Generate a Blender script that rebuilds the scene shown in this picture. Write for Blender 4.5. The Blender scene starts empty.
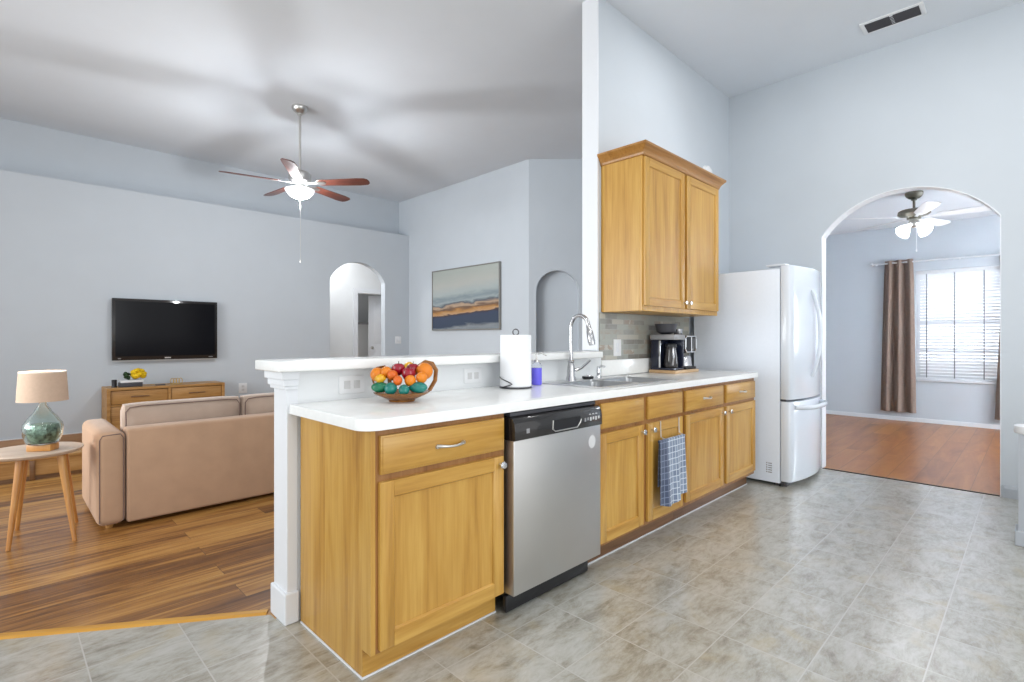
import bpy, bmesh, math, random
from mathutils import Vector, Matrix
PI = math.pi
random.seed(7)
SC = bpy.context.scene
COL = SC.collection

# ------------------------------------------------------------------ camera
CAM_A = math.radians(45.2)
cam_d = bpy.data.cameras.new('camera')
cam = bpy.data.objects.new('camera', cam_d)
COL.objects.link(cam)
cam.location = (0, 0, 1.19)
cam.rotation_euler = (PI/2, 0, CAM_A - PI/2)
cam_d.sensor_width = 36
cam_d.lens = 520/1024*36
cam_d.shift_y = -3/1024
cam_d.clip_start = 0.05
SC.camera = cam

# ------------------------------------------------------------------ view, world, lights
SC.view_settings.view_transform = 'Standard'
SC.view_settings.look = 'None'
SC.view_settings.gamma = 1
SC.view_settings.use_curve_mapping = False
SC.view_settings.exposure = 0.0

world = bpy.data.worlds.new('world')
SC.world = world
world.use_nodes = True
wn = world.node_tree.nodes
wn['Background'].inputs['Color'].default_value = (0.95, 0.98, 1.0, 1)
wn['Background'].inputs['Strength'].default_value = 1.3

def lamp(name, kind, loc, power, color=(1, 1, 1), size=0.2, rot=(0, 0, 0), parent=None, size_y=None):
    d = bpy.data.lights.new(name, kind)
    d.energy = power
    d.color = color
    if kind == 'AREA':
        d.size = size
        if size_y:
            d.shape = 'RECTANGLE'
            d.size_y = size_y
        else:
            d.shape = 'DISK'
    else:
        d.shadow_soft_size = size
    o = bpy.data.objects.new(name, d)
    o.location = loc
    o.rotation_euler = rot
    COL.objects.link(o)
    if parent:
        o.parent = parent
        o.location = Vector(loc) - parent.location
    return o

# the recessed ceiling lamps of the kitchen, over and behind the camera
for lx, ly in ((1.9, 0.0), (3.9, 0.1), (0.0, 1.2), (0.3, -1.4), (2.6, -1.6)):
    lamp('kitchen_downlight', 'AREA', (lx, ly, 3.64), 14, (1, 0.995, 0.985), 0.5)
# daylight through the dining window; the side, rear and left lights are added fill
lamp('dining_window_daylight', 'AREA', (9.62, 0.71, 1.5), 34, (0.90, 0.95, 1), 1.3, (0, PI/2, 0), None, 1.7)
lamp('dining_side_fill', 'AREA', (7.6, -1.66, 1.5), 195, (0.96, 0.98, 1), 1.6, (-PI/2, 0, 0), None, 1.5)  # added out-of-view fill for the dining room; its side wall has no window
lamp('kitchen_rear_fill', 'AREA', (1.2, -3.3, 1.6), 54, (0.95, 0.975, 1), 2.6, (PI/2, 0, 0), None, 2.0)  # added unseen fill behind the camera, brightens cabinet fronts and walls
for wy, wp in ((3.6, 20), (5.2, 46)):
    w_ = lamp('living_left_fill', 'AREA', (-2.9, wy, 1.7), wp, (0.93, 0.97, 1), 1.6, (0, -PI/2, 0), None, 1.9)  # added unseen fill at the open left side, no window built
    w_.data.spread = math.radians(85)
lamp('hall_lamp', 'POINT', (4.0, 8.45, 2.6), 26, (1, 0.98, 0.96), 0.12)
lamp('closet_fill', 'POINT', (4.6, 9.6, 1.3), 9, (1, 0.98, 0.96), 0.1)  # added fill hidden beside the closet opening, no fixture there

# ------------------------------------------------------------------ materials
def _nt(name):
    m = bpy.data.materials.new(name)
    m.use_nodes = True
    nt = m.node_tree
    return m, nt, nt.nodes['Principled BSDF']

def N(nt, t, **kw):
    n = nt.nodes.new(t)
    for k, v in kw.items():
        setattr(n, k, v)
    return n

def col4(c):
    return (c[0], c[1], c[2], 1)

def coords(nt, scale=(1, 1, 1), rot=(0, 0, 0)):
    tc = N(nt, 'ShaderNodeTexCoord')
    mp = N(nt, 'ShaderNodeMapping')
    mp.inputs['Scale'].default_value = scale
    mp.inputs['Rotation'].default_value = rot
    nt.links.new(tc.outputs['Object'], mp.inputs['Vector'])
    return mp.outputs['Vector']

def ramp(nt, fac, stops):
    r = N(nt, 'ShaderNodeValToRGB')
    e = r.color_ramp.elements
    e[0].position, e[0].color = stops[0][0], col4(stops[0][1])
    e[1].position, e[1].color = stops[-1][0], col4(stops[-1][1])
    for p, c in stops[1:-1]:
        x = e.new(p)
        x.color = col4(c)
    nt.links.new(fac, r.inputs['Fac'])
    return r.outputs['Color']

def plain(name, c, rough=0.5, metal=0.0, spec=0.5, coat=0.0, var=0.03, scale=6.0, bump=0.0, bscale=200.0,
          trans=0.0, ior=1.45, emit=0.0, ecol=None, sheen=0.0):
    """a surface of one colour with a faint procedural mottling"""
    m, nt, b = _nt(name)
    v = coords(nt)
    if var > 0:
        n = N(nt, 'ShaderNodeTexNoise')
        n.inputs['Scale'].default_value = scale
        n.inputs['Detail'].default_value = 4
        nt.links.new(v, n.inputs['Vector'])
        lo = [max(0, x*(1-var)) for x in c]
        hi = [min(1, x*(1+var)) for x in c]
        nt.links.new(ramp(nt, n.outputs['Fac'], [(0.3, lo), (0.7, hi)]), b.inputs['Base Color'])
    else:
        b.inputs['Base Color'].default_value = col4(c)
    b.inputs['Roughness'].default_value = rough
    b.inputs['Metallic'].default_value = metal
    b.inputs['Specular IOR Level'].default_value = spec
    b.inputs['Coat Weight'].default_value = coat
    b.inputs['Transmission Weight'].default_value = trans
    b.inputs['IOR'].default_value = ior
    b.inputs['Sheen Weight'].default_value = sheen
    if emit:
        b.inputs['Emission Color'].default_value = col4(ecol or c)
        b.inputs['Emission Strength'].default_value = emit
    if bump > 0:
        n2 = N(nt, 'ShaderNodeTexNoise')
        n2.inputs['Scale'].default_value = bscale
        n2.inputs['Detail'].default_value = 3
        nt.links.new(v, n2.inputs['Vector'])
        bp = N(nt, 'ShaderNodeBump')
        bp.inputs['Strength'].default_value = bump
        bp.inputs['Distance'].default_value = 0.002
        nt.links.new(n2.outputs['Fac'], bp.inputs['Height'])
        nt.links.new(bp.outputs['Normal'], b.inputs['Normal'])
    return m

def oak(name, axis, dark, mid, light, rough=0.35, across=9.0, along=0.7, coat=0.15):
    """wood with the grain running along the given local axis"""
    m, nt, b = _nt(name)
    s = [across]*3
    s['xyz'.index(axis)] = along
    v = coords(nt, tuple(s))
    n1 = N(nt, 'ShaderNodeTexNoise')
    n1.inputs['Scale'].default_value = 1.0
    n1.inputs['Detail'].default_value = 5
    n1.inputs['Roughness'].default_value = 0.6
    n1.inputs['Distortion'].default_value = 1.1
    nt.links.new(v, n1.inputs['Vector'])
    s2 = [across*9]*3
    s2['xyz'.index(axis)] = along*5
    v2 = coords(nt, tuple(s2))
    n2 = N(nt, 'ShaderNodeTexNoise')
    n2.inputs['Scale'].default_value = 1.0
    n2.inputs['Detail'].default_value = 3
    nt.links.new(v2, n2.inputs['Vector'])
    mx = N(nt, 'ShaderNodeMath', operation='MULTIPLY_ADD')
    nt.links.new(n2.outputs['Fac'], mx.inputs[0])
    mx.inputs[1].default_value = 0.45
    nt.links.new(n1.outputs['Fac'], mx.inputs[2])
    c = ramp(nt, mx.outputs[0], [(0.48, dark), (0.68, mid), (0.92, light)])
    nt.links.new(c, b.inputs['Base Color'])
    b.inputs['Roughness'].default_value = rough
    b.inputs['Coat Weight'].default_value = coat
    b.inputs['Coat Roughness'].default_value = 0.25
    bp = N(nt, 'ShaderNodeBump')
    bp.inputs['Strength'].default_value = 0.12
    bp.inputs['Distance'].default_value = 0.001
    nt.links.new(n2.outputs['Fac'], bp.inputs['Height'])
    nt.links.new(bp.outputs['Normal'], b.inputs['Normal'])
    return m

def planks(name, tones, width=0.125, length=1.25, rough=0.3, rot=0.0, gap=(0.08, 0.04, 0.02), coat=0.2, mortar=0.0012, streak=17, tonal=0.22, spec=0.5):
    m, nt, b = _nt(name)
    v = coords(nt, (1, 1, 1), (0, 0, rot))
    br = N(nt, 'ShaderNodeTexBrick')
    br.offset = 0.37
    br.offset_frequency = 2
    br.inputs['Scale'].default_value = 1
    br.inputs['Mortar Size'].default_value = mortar
    br.inputs['Mortar Smooth'].default_value = 0.1
    br.inputs['Brick Width'].default_value = length
    br.inputs['Row Height'].default_value = width
    br.inputs['Color1'].default_value = (0, 0, 0, 1)
    br.inputs['Color2'].default_value = (1, 1, 1, 1)
    br.inputs['Mortar'].default_value = (0.5, 0.5, 0.5, 1)
    nt.links.new(v, br.inputs['Vector'])
    # streaks along the plank, shifted from plank to plank
    mp = N(nt, 'ShaderNodeMapping')
    mp.inputs['Scale'].default_value = (1.1, streak, 1)
    nt.links.new(v, mp.inputs['Vector'])
    sh = N(nt, 'ShaderNodeVectorMath', operation='MULTIPLY_ADD')
    nt.links.new(br.outputs['Color'], sh.inputs[0])
    sh.inputs[1].default_value = (7, 3, 5)
    nt.links.new(mp.outputs['Vector'], sh.inputs[2])
    n1 = N(nt, 'ShaderNodeTexNoise')
    n1.inputs['Scale'].default_value = 1.0
    n1.inputs['Detail'].default_value = 5
    n1.inputs['Roughness'].default_value = 0.62
    n1.inputs['Distortion'].default_value = 0.9
    nt.links.new(sh.outputs['Vector'], n1.inputs['Vector'])
    ad = N(nt, 'ShaderNodeMath', operation='MULTIPLY_ADD')
    nt.links.new(br.outputs['Color'], ad.inputs[0])
    ad.inputs[1].default_value = tonal
    nt.links.new(n1.outputs['Fac'], ad.inputs[2])
    c = ramp(nt, ad.outputs[0], tones)
    mix = N(nt, 'ShaderNodeMix', data_type='RGBA')
    nt.links.new(br.outputs['Fac'], mix.inputs[0])
    nt.links.new(c, mix.inputs[6])
    mix.inputs[7].default_value = col4(gap)
    nt.links.new(mix.outputs[2], b.inputs['Base Color'])
    b.inputs['Roughness'].default_value = rough
    b.inputs['Coat Weight'].default_value = coat
    b.inputs['Coat Roughness'].default_value = 0.2
    b.inputs['Specular IOR Level'].default_value = spec
    return m

def stone_tiles(name, size, off, tones, grout, rough=0.25):
    m, nt, b = _nt(name)
    tc = N(nt, 'ShaderNodeTexCoord')
    mp = N(nt, 'ShaderNodeMapping')
    mp.inputs['Location'].default_value = (-off[0], -off[1], 0)
    nt.links.new(tc.outputs['Object'], mp.inputs['Vector'])
    v = mp.outputs['Vector']
    br = N(nt, 'ShaderNodeTexBrick')
    br.offset = 0.0
    br.inputs['Scale'].default_value = 1
    br.inputs['Mortar Size'].default_value = 0.0026
    br.inputs['Mortar Smooth'].default_value = 0.3
    br.inputs['Brick Width'].default_value = size
    br.inputs['Row Height'].default_value = size
    br.inputs['Color1'].default_value = (0, 0, 0, 1)
    br.inputs['Color2'].default_value = (1, 1, 1, 1)
    nt.links.new(v, br.inputs['Vector'])
    sh = N(nt, 'ShaderNodeVectorMath', operation='MULTIPLY_ADD')
    nt.links.new(br.outputs['Color'], sh.inputs[0])
    sh.inputs[1].default_value = (3, 5, 2)
    nt.links.new(v, sh.inputs[2])
    n1 = N(nt, 'ShaderNodeTexNoise')
    n1.inputs['Scale'].default_value = 1.0
    n1.inputs['Detail'].default_value = 12
    n1.inputs['Roughness'].default_value = 0.76
    n1.inputs['Distortion'].default_value = 0.5
    st = N(nt, 'ShaderNodeMapping')
    st.inputs['Scale'].default_value = (5.0, 10.0, 1)
    st.inputs['Rotation'].default_value = (0, 0, 0.12)
    nt.links.new(sh.outputs['Vector'], st.inputs['Vector'])
    nt.links.new(st.outputs['Vector'], n1.inputs['Vector'])
    n3 = N(nt, 'ShaderNodeTexNoise')
    n3.inputs['Scale'].default_value = 1.0
    n3.inputs['Detail'].default_value = 6
    n3.inputs['Roughness'].default_value = 0.7
    n3.inputs['Distortion'].default_value = 0.4
    s3 = N(nt, 'ShaderNodeMapping')
    s3.inputs['Scale'].default_value = (16, 48, 1)
    s3.inputs['Rotation'].default_value = (0, 0, -0.15)
    nt.links.new(sh.outputs['Vector'], s3.inputs['Vector'])
    nt.links.new(s3.outputs['Vector'], n3.inputs['Vector'])
    fm_ = N(nt, 'ShaderNodeMath', operation='MULTIPLY_ADD')
    nt.links.new(n3.outputs['Fac'], fm_.inputs[0])
    fm_.inputs[1].default_value = 0.42
    nt.links.new(n1.outputs['Fac'], fm_.inputs[2])
    fs_ = N(nt, 'ShaderNodeMath', operation='SUBTRACT')
    nt.links.new(fm_.outputs[0], fs_.inputs[0])
    fs_.inputs[1].default_value = 0.21
    c = ramp(nt, fs_.outputs[0], tones)
    n2 = N(nt, 'ShaderNodeTexNoise')
    n2.inputs['Scale'].default_value = 5.0
    n2.inputs['Detail'].default_value = 8
    n2.inputs['Distortion'].default_value = 0.8
    nt.links.new(sh.outputs['Vector'], n2.inputs['Vector'])
    rust = ramp(nt, n2.outputs['Fac'], [(0.54, (0, 0, 0)), (0.72, (1, 1, 1))])
    mx0 = N(nt, 'ShaderNodeMix', data_type='RGBA')
    mul = N(nt, 'ShaderNodeMath', operation='MULTIPLY')
    nt.links.new(rust, mul.inputs[0])
    mul.inputs[1].default_value = 0.5
    nt.links.new(mul.outputs[0], mx0.inputs[0])
    nt.links.new(c, mx0.inputs[6])
    mx0.inputs[7].default_value = (0.44, 0.37, 0.23, 1)
    mix = N(nt, 'ShaderNodeMix', data_type='RGBA')
    nt.links.new(br.outputs['Fac'], mix.inputs[0])
    nt.links.new(mx0.outputs[2], mix.inputs[6])
    mix.inputs[7].default_value = col4(grout)
    nt.links.new(mix.outputs[2], b.inputs['Base Color'])
    b.inputs['Roughness'].default_value = rough
    b.inputs['Coat Weight'].default_value = 0.9
    b.inputs['Coat IOR'].default_value = 1.7
    b.inputs['Coat Roughness'].default_value = 0.285
    bp = N(nt, 'ShaderNodeBump')
    bp.inputs['Strength'].default_value = 0.12
    bp.inputs['Distance'].default_value = 0.002
    nt.links.new(n1.outputs['Fac'], bp.inputs['Height'])
    nt.links.new(bp.outputs['Normal'], b.inputs['Normal'])
    return m

def slate_strips(name):
    """backsplash of small stacked slate strips, on an x-z plane"""
    m, nt, b = _nt(name)
    tc = N(nt, 'ShaderNodeTexCoord')
    sp = N(nt, 'ShaderNodeSeparateXYZ')
    nt.links.new(tc.outputs['Object'], sp.inputs[0])
    cb = N(nt, 'ShaderNodeCombineXYZ')
    nt.links.new(sp.outputs['X'], cb.inputs['X'])
    nt.links.new(sp.outputs['Z'], cb.inputs['Y'])
    br = N(nt, 'ShaderNodeTexBrick')
    br.offset = 0.43
    br.inputs['Scale'].default_value = 1
    br.inputs['Mortar Size'].default_value = 0.0018
    br.inputs['Brick Width'].default_value = 0.15
    br.inputs['Row Height'].default_value = 0.038
    br.inputs['Color1'].default_value = (0, 0, 0, 1)
    br.inputs['Color2'].default_value = (1, 1, 1, 1)
    br.inputs['Mortar'].default_value = (0.45, 0.45, 0.45, 1)
    nt.links.new(cb.outputs[0], br.inputs['Vector'])
    n1 = N(nt, 'ShaderNodeTexNoise')
    n1.inputs['Scale'].default_value = 14
    n1.inputs['Detail'].default_value = 5
    nt.links.new(cb.outputs[0], n1.inputs['Vector'])
    ad = N(nt, 'ShaderNodeMath', operation='MULTIPLY_ADD')
    nt.links.new(n1.outputs['Fac'], ad.inputs[0])
    ad.inputs[1].default_value = 0.5
    nt.links.new(br.outputs['Color'], ad.inputs[2])
    c = ramp(nt, ad.outputs[0], [(0.15, (0.16, 0.13, 0.11)), (0.4, (0.27, 0.27, 0.24)), (0.75, (0.36, 0.37, 0.33)),
                                 (1.0, (0.44, 0.42, 0.36)), (1.25, (0.33, 0.26, 0.2))])
    nt.links.new(c, b.inputs['Base Color'])
    b.inputs['Roughness'].default_value = 0.4
    bp = N(nt, 'ShaderNodeBump')
    bp.inputs['Strength'].default_value = 0.4
    bp.inputs['Distance'].default_value = 0.003
    nt.links.new(br.outputs['Fac'], bp.inputs['Height'])
    bp.invert = True
    nt.links.new(bp.outputs['Normal'], b.inputs['Normal'])
    return m

def seascape(name):
    """loose bands of paint: pale sky, grey cloud, orange shore, navy water (local y across, z up)"""
    m, nt, b = _nt(name)
    tc = N(nt, 'ShaderNodeTexCoord')
    sp = N(nt, 'ShaderNodeSeparateXYZ')
    nt.links.new(tc.outputs['Object'], sp.inputs[0])
    mp = N(nt, 'ShaderNodeMapping')
    mp.inputs['Scale'].default_value = (1, 2.4, 12)
    nt.links.new(tc.outputs['Object'], mp.inputs['Vector'])
    n1 = N(nt, 'ShaderNodeTexNoise')
    n1.inputs['Scale'].default_value = 1.0
    n1.inputs['Detail'].default_value = 6
    n1.inputs['Distortion'].default_value = 0.7
    nt.links.new(mp.outputs['Vector'], n1.inputs['Vector'])
    a = N(nt, 'ShaderNodeMath', operation='MULTIPLY_ADD')     # z + (noise) * 0.22
    nt.links.new(n1.outputs['Fac'], a.inputs[0])
    a.inputs[1].default_value = 0.17
    nt.links.new(sp.outputs['Z'], a.inputs[2])
    a2 = N(nt, 'ShaderNodeMath', operation='MULTIPLY_ADD')    # tilt: the shore rises to the right
    nt.links.new(sp.outputs['Y'], a2.inputs[0])
    a2.inputs[1].default_value = 0.05
    nt.links.new(a.outputs[0], a2.inputs[2])
    c = ramp(nt, a2.outputs[0], [(0.08, (0.187, 0.211, 0.234)), (0.12, (0.234, 0.257, 0.273)), (0.17, (0.035, 0.055, 0.094)),
        (0.30, (0.039, 0.055, 0.101)), (0.345, (0.047, 0.031, 0.039)), (0.365, (0.484, 0.296, 0.156)), (0.40, (0.429, 0.211, 0.062)),
        (0.44, (0.125, 0.070, 0.047)), (0.47, (0.468, 0.328, 0.218)), (0.505, (0.078, 0.094, 0.117)), (0.55, (0.312, 0.359, 0.367)), (0.60, (0.211, 0.265, 0.289)),
        (0.68, (0.374, 0.421, 0.421)), (0.82, (0.437, 0.445, 0.413)), (1.05, (0.390, 0.421, 0.390))])
    nt.links.new(c, b.inputs['Base Color'])
    b.inputs['Roughness'].default_value = 0.6
    return m

def plaid(name):
    """blue-grey kitchen towel with a pale check woven in (local x-z)"""
    m, nt, b = _nt(name)
    v = coords(nt)
    br = N(nt, 'ShaderNodeTexBrick')
    br.offset = 0.0
    sp = N(nt, 'ShaderNodeSeparateXYZ')
    nt.links.new(v, sp.inputs[0])
    cb = N(nt, 'ShaderNodeCombineXYZ')
    nt.links.new(sp.outputs['X'], cb.inputs['X'])
    nt.links.new(sp.outputs['Z'], cb.inputs['Y'])
    br.inputs['Scale'].default_value = 1
    br.inputs['Mortar Size'].default_value = 0.0028
    br.inputs['Mortar Smooth'].default_value = 0.4
    br.inputs['Brick Width'].default_value = 0.032
    br.inputs['Row Height'].default_value = 0.036
    br.inputs['Color1'].default_value = (0.13, 0.17, 0.26, 1)
    br.inputs['Color2'].default_value = (0.24, 0.30, 0.40, 1)
    br.inputs['Mortar'].default_value = (0.62, 0.68, 0.76, 1)
    nt.links.new(cb.outputs[0], br.inputs['Vector'])
    band = ramp(nt, sp.outputs['X'], [(0.0, (0.30, 0.33, 0.42)), (1.0, (1, 1, 1))])
    band.node.color_ramp.interpolation = 'CONSTANT'
    band.node.color_ramp.elements[1].position = 0.30
    mr = N(nt, 'ShaderNodeMapRange')
    mr.inputs['From Min'].default_value = 2.735
    mr.inputs['From Max'].default_value = 3.04
    nt.links.new(sp.outputs['X'], mr.inputs['Value'])
    nt.links.new(mr.outputs['Result'], band.node.inputs['Fac'])
    mm = N(nt, 'ShaderNodeMix', data_type='RGBA', blend_type='MULTIPLY')
    mm.inputs[0].default_value = 1
    nt.links.new(br.outputs['Color'], mm.inputs[6])
    nt.links.new(band, mm.inputs[7])
    nt.links.new(mm.outputs[2], b.inputs['Base Color'])
    b.inputs['Roughness'].default_value = 0.9
    b.inputs['Sheen Weight'].default_value = 0.3
    return m

OAK_D, OAK_M, OAK_L = (0.36, 0.170, 0.025), (0.49, 0.258, 0.045), (0.59, 0.345, 0.078)
M = {}
M['oak_v'] = oak('oak_vertical', 'z', OAK_D, OAK_M, OAK_L)
M['oak_h'] = oak('oak_horizontal', 'x', OAK_D, OAK_M, OAK_L)
M['oak_y'] = oak('oak_depthwise', 'y', OAK_D, OAK_M, OAK_L)
FR_D, FR_M, FR_L = (0.17, 0.065, 0.014), (0.28, 0.12, 0.028), (0.36, 0.17, 0.05)  # oak darkened: shade around the doors put into the face frame colour
M['oak_frame_shaded'] = oak('oak_face_frame_shaded', 'z', FR_D, FR_M, FR_L)
M['oak_crown'] = oak('oak_crown', 'x', (0.22, 0.09, 0.017), (0.35, 0.16, 0.034), (0.44, 0.22, 0.06))
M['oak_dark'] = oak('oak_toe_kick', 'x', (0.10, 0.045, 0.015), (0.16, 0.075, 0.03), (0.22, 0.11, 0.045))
M['walnut_x'] = oak('credenza_wood', 'x', (0.26, 0.115, 0.028), (0.40, 0.20, 0.055), (0.50, 0.28, 0.10), 0.5)
M['bench_wood'] = oak('bench_wood', 'x', (0.16, 0.08, 0.035), (0.25, 0.13, 0.06), (0.34, 0.19, 0.09), 0.5)
M['table_leg'] = oak('table_leg_wood', 'z', (0.34, 0.14, 0.03), (0.46, 0.20, 0.05), (0.55, 0.28, 0.08), 0.35)
M['table_top'] = oak('table_top_wood', 'x', (0.48, 0.36, 0.27), (0.58, 0.46, 0.36), (0.64, 0.53, 0.43), 0.45, 10)
M['tray_wood'] = oak('tray_wood', 'x', (0.45, 0.26, 0.12), (0.58, 0.37, 0.19), (0.66, 0.46, 0.27), 0.45)
M['threshold'] = oak('threshold_wood', 'x', (0.40, 0.17, 0.02), (0.55, 0.265, 0.03), (0.64, 0.34, 0.06), 0.35)
M['fan_wood'] = oak('fan_blade_wood', 'x', (0.055, 0.014, 0.009), (0.09, 0.022, 0.013), (0.13, 0.036, 0.02), 0.35)
M['wall'] = plain('wall_paint', (0.575, 0.617, 0.66), 0.85, 0, 0.25, 0, 0.012, 3, 0.05, 160)
M['ceiling'] = plain('ceiling_paint', (0.72, 0.755, 0.80), 0.9, 0, 0.2, 0, 0.01, 3, 0.08, 90)
M['trim'] = plain('white_trim_paint', (0.77, 0.79, 0.82), 0.4, 0, 0.4, 0, 0.01)
M['white_wall'] = plain('white_wall_paint', (0.77, 0.79, 0.80), 0.7, 0, 0.3, 0, 0.01)
M['grey_trim_shaded'] = plain('grey_trim_shaded_paint', (0.42, 0.45, 0.49), 0.5, 0, 0.4, 0, 0.015)  # grey darkened: shade on the low right wall put into the colour
M['counter'] = plain('white_laminate', (0.87, 0.875, 0.86), 0.22, 0, 0.5, 0.25, 0.02, 30)
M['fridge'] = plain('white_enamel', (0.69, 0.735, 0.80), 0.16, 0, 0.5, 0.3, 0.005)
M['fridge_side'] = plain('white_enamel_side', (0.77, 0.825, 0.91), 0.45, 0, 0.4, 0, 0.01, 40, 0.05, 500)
M['steel'] = plain('brushed_steel', (0.56, 0.55, 0.535), 0.34, 0.9, 0.5, 0, 0.03, 3)
M['chrome'] = plain('polished_chrome', (0.75, 0.76, 0.78), 0.12, 1.0, 0.5, 0, 0.0)
M['nickel'] = plain('satin_nickel', (0.62, 0.61, 0.59), 0.3, 1.0, 0.5, 0, 0.02)
M['faucet'] = plain('faucet_chrome', (0.50, 0.50, 0.51), 0.2, 1.0, 0.5, 0, 0.02)
M['rim_steel'] = plain('sink_rim_steel', (0.72, 0.73, 0.74), 0.35, 0.8, 0.5, 0, 0.02)
M['sink_steel'] = plain('sink_steel', (0.40, 0.41, 0.42), 0.3, 1.0, 0.5, 0, 0.03, 20)
M['black'] = plain('black_plastic', (0.012, 0.012, 0.014), 0.35, 0, 0.5, 0, 0.1)
M['black_gloss'] = plain('black_gloss_panel', (0.02, 0.018, 0.018), 0.12, 0, 0.5, 0.4, 0.05)
M['dark_grey'] = plain('dark_grey_plastic', (0.06, 0.06, 0.07), 0.4, 0, 0.5, 0, 0.1)
M['grey'] = plain('grey_plastic', (0.30, 0.30, 0.31), 0.4, 0, 0.5, 0, 0.05)
M['lightgrey'] = plain('light_grey_mark', (0.62, 0.62, 0.62), 0.5, 0, 0.4, 0, 0.02)
M['navy'] = plain('navy_plastic', (0.012, 0.016, 0.035), 0.25, 0, 0.5, 0.3, 0.1)
M['screen'] = plain('tv_screen', (0.004, 0.004, 0.006), 0.15, 0, 0.2, 0, 0.0)
M['white_plastic'] = plain('white_plastic', (0.80, 0.81, 0.82), 0.4, 0, 0.5, 0, 0.01)
M['paper'] = plain('paper_towel', (0.86, 0.87, 0.89), 0.95, 0, 0.1, 0, 0.01, 40, 0.2, 150)
M['wire'] = plain('dark_wire', (0.10, 0.10, 0.11), 0.3, 0.8, 0.5, 0, 0.05)
M['sofa'] = plain('sofa_fabric', (0.49, 0.315, 0.205), 0.85, 0, 0.2, 0, 0.05, 9, 0.25, 420, sheen=0.2)
M['sofa_light'] = plain('sofa_cushion_fabric', (0.50, 0.385, 0.31), 0.85, 0, 0.2, 0, 0.06, 9, 0.25, 420, sheen=0.2)
M['piping'] = plain('sofa_piping', (0.20, 0.14, 0.12), 0.8, 0, 0.2, 0, 0.05)
M['shade'] = plain('lamp_shade_fabric', (0.60, 0.44, 0.33), 0.9, 0, 0.1, 0, 0.03, 60, 0.1, 400)
M['shade_rim'] = plain('lamp_shade_trim', (0.85, 0.80, 0.72), 0.8, 0, 0.1, 0, 0.02)
M['green_glass'] = plain('green_glass', (0.84, 0.95, 0.90), 0.03, 0, 0.5, 0, 0.1, 12, trans=1.0, ior=1.35)
M['mercury'] = plain('mottled_mirror_glass', (0.24, 0.30, 0.24), 0.3, 0.6, 0.5, 0, 0.85, 45)
M['curtain'] = plain('curtain_fabric', (0.27, 0.20, 0.165), 0.85, 0, 0.2, 0, 0.05, 30, 0.2, 300)
M['slat'] = plain('blind_slat', (0.82, 0.84, 0.86), 0.5, 0, 0.4, 0, 0.01)
def thin_slat(name, c):
    m, nt, b = _nt(name)
    b.inputs['Base Color'].default_value = col4(c)
    b.inputs['Roughness'].default_value = 0.5
    tl_ = N(nt, 'ShaderNodeBsdfTranslucent')
    tl_.inputs['Color'].default_value = col4(c)
    mx = N(nt, 'ShaderNodeMixShader')
    mx.inputs[0].default_value = 0.2
    nt.links.new(b.outputs[0], mx.inputs[1])
    nt.links.new(tl_.outputs[0], mx.inputs[2])
    nt.links.new(mx.outputs[0], nt.nodes['Material Output'].inputs['Surface'])
    return m
M['thin_slat'] = thin_slat('thin_blind_slat', (0.80, 0.82, 0.85))
M['cord'] = plain('blind_cord', (0.22, 0.23, 0.25), 0.7, 0, 0.3, 0, 0.05)
M['window_rail'] = plain('window_rail', (0.34, 0.36, 0.40), 0.5, 0, 0.4, 0, 0.03)
M['glass'] = plain('window_glass', (1, 1, 1), 0.0, 0, 0.5, 0, 0.0, trans=1.0, ior=1.02)
M['bowl_light'] = plain('lit_frosted_glass', (0.95, 0.97, 1.0), 0.4, 0, 0.4, 0, 0.02, 20, emit=0.75)
M['dining_shade'] = plain('dining_lit_glass', (0.95, 0.97, 1.0), 0.4, 0, 0.4, 0, 0.02, 20, emit=2.2)
M['white_blade'] = plain('white_fan_blade', (0.80, 0.81, 0.83), 0.4, 0, 0.4, 0, 0.01)
M['bronze'] = plain('aged_brass', (0.20, 0.19, 0.15), 0.4, 0.6, 0.5, 0, 0.1, 30)
M['slate'] = slate_strips('slate_strips')
M['painting'] = seascape('painted_canvas')
M['frame_metal'] = plain('picture_frame', (0.30, 0.29, 0.27), 0.35, 0.6, 0.5, 0, 0.05)
M['towel'] = plaid('checked_towel')
M['brown_bowl'] = oak('fruit_bowl_wood', 'x', (0.12, 0.04, 0.008), (0.24, 0.09, 0.016), (0.34, 0.15, 0.035), 0.25, 20, 2)
M['orange'] = plain('orange_skin', (0.72, 0.21, 0.006), 0.35, 0, 0.5, 0.1, 0.12, 15, 0.2, 180)
M['tangerine'] = plain('tangerine_skin', (0.66, 0.125, 0.008), 0.35, 0, 0.5, 0.1, 0.12, 15, 0.2, 180)
M['lemon'] = plain('lemon_skin', (0.72, 0.38, 0.01), 0.35, 0, 0.5, 0.1, 0.1, 15, 0.2, 180)
M['red_apple'] = plain('red_apple_skin', (0.30, 0.004, 0.02), 0.2, 0, 0.5, 0.3, 0.25, 20)
M['teal_fruit'] = plain('teal_green_skin', (0.006, 0.17, 0.14), 0.2, 0, 0.5, 0.3, 0.3, 18)
M['green_fruit'] = plain('green_skin', (0.006, 0.15, 0.07), 0.2, 0, 0.5, 0.3, 0.3, 18)
M['stem'] = plain('fruit_stem', (0.10, 0.06, 0.02), 0.7)
M['soap'] = plain('blue_soap', (0.16, 0.14, 0.85), 0.2, 0, 0.5, 0.2, 0.05)
M['clear'] = plain('clear_plastic', (0.9, 0.93, 0.98), 0.08, 0, 0.5, 0, 0.0, trans=0.9, ior=1.1)
M['yellow_flower'] = plain('yellow_petals', (0.75, 0.48, 0.01), 0.6, 0, 0.3, 0, 0.35, 60, 0.5, 90)
M['leaf'] = plain('dark_leaf', (0.015, 0.045, 0.012), 0.5, 0, 0.4, 0, 0.4, 30)
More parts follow.
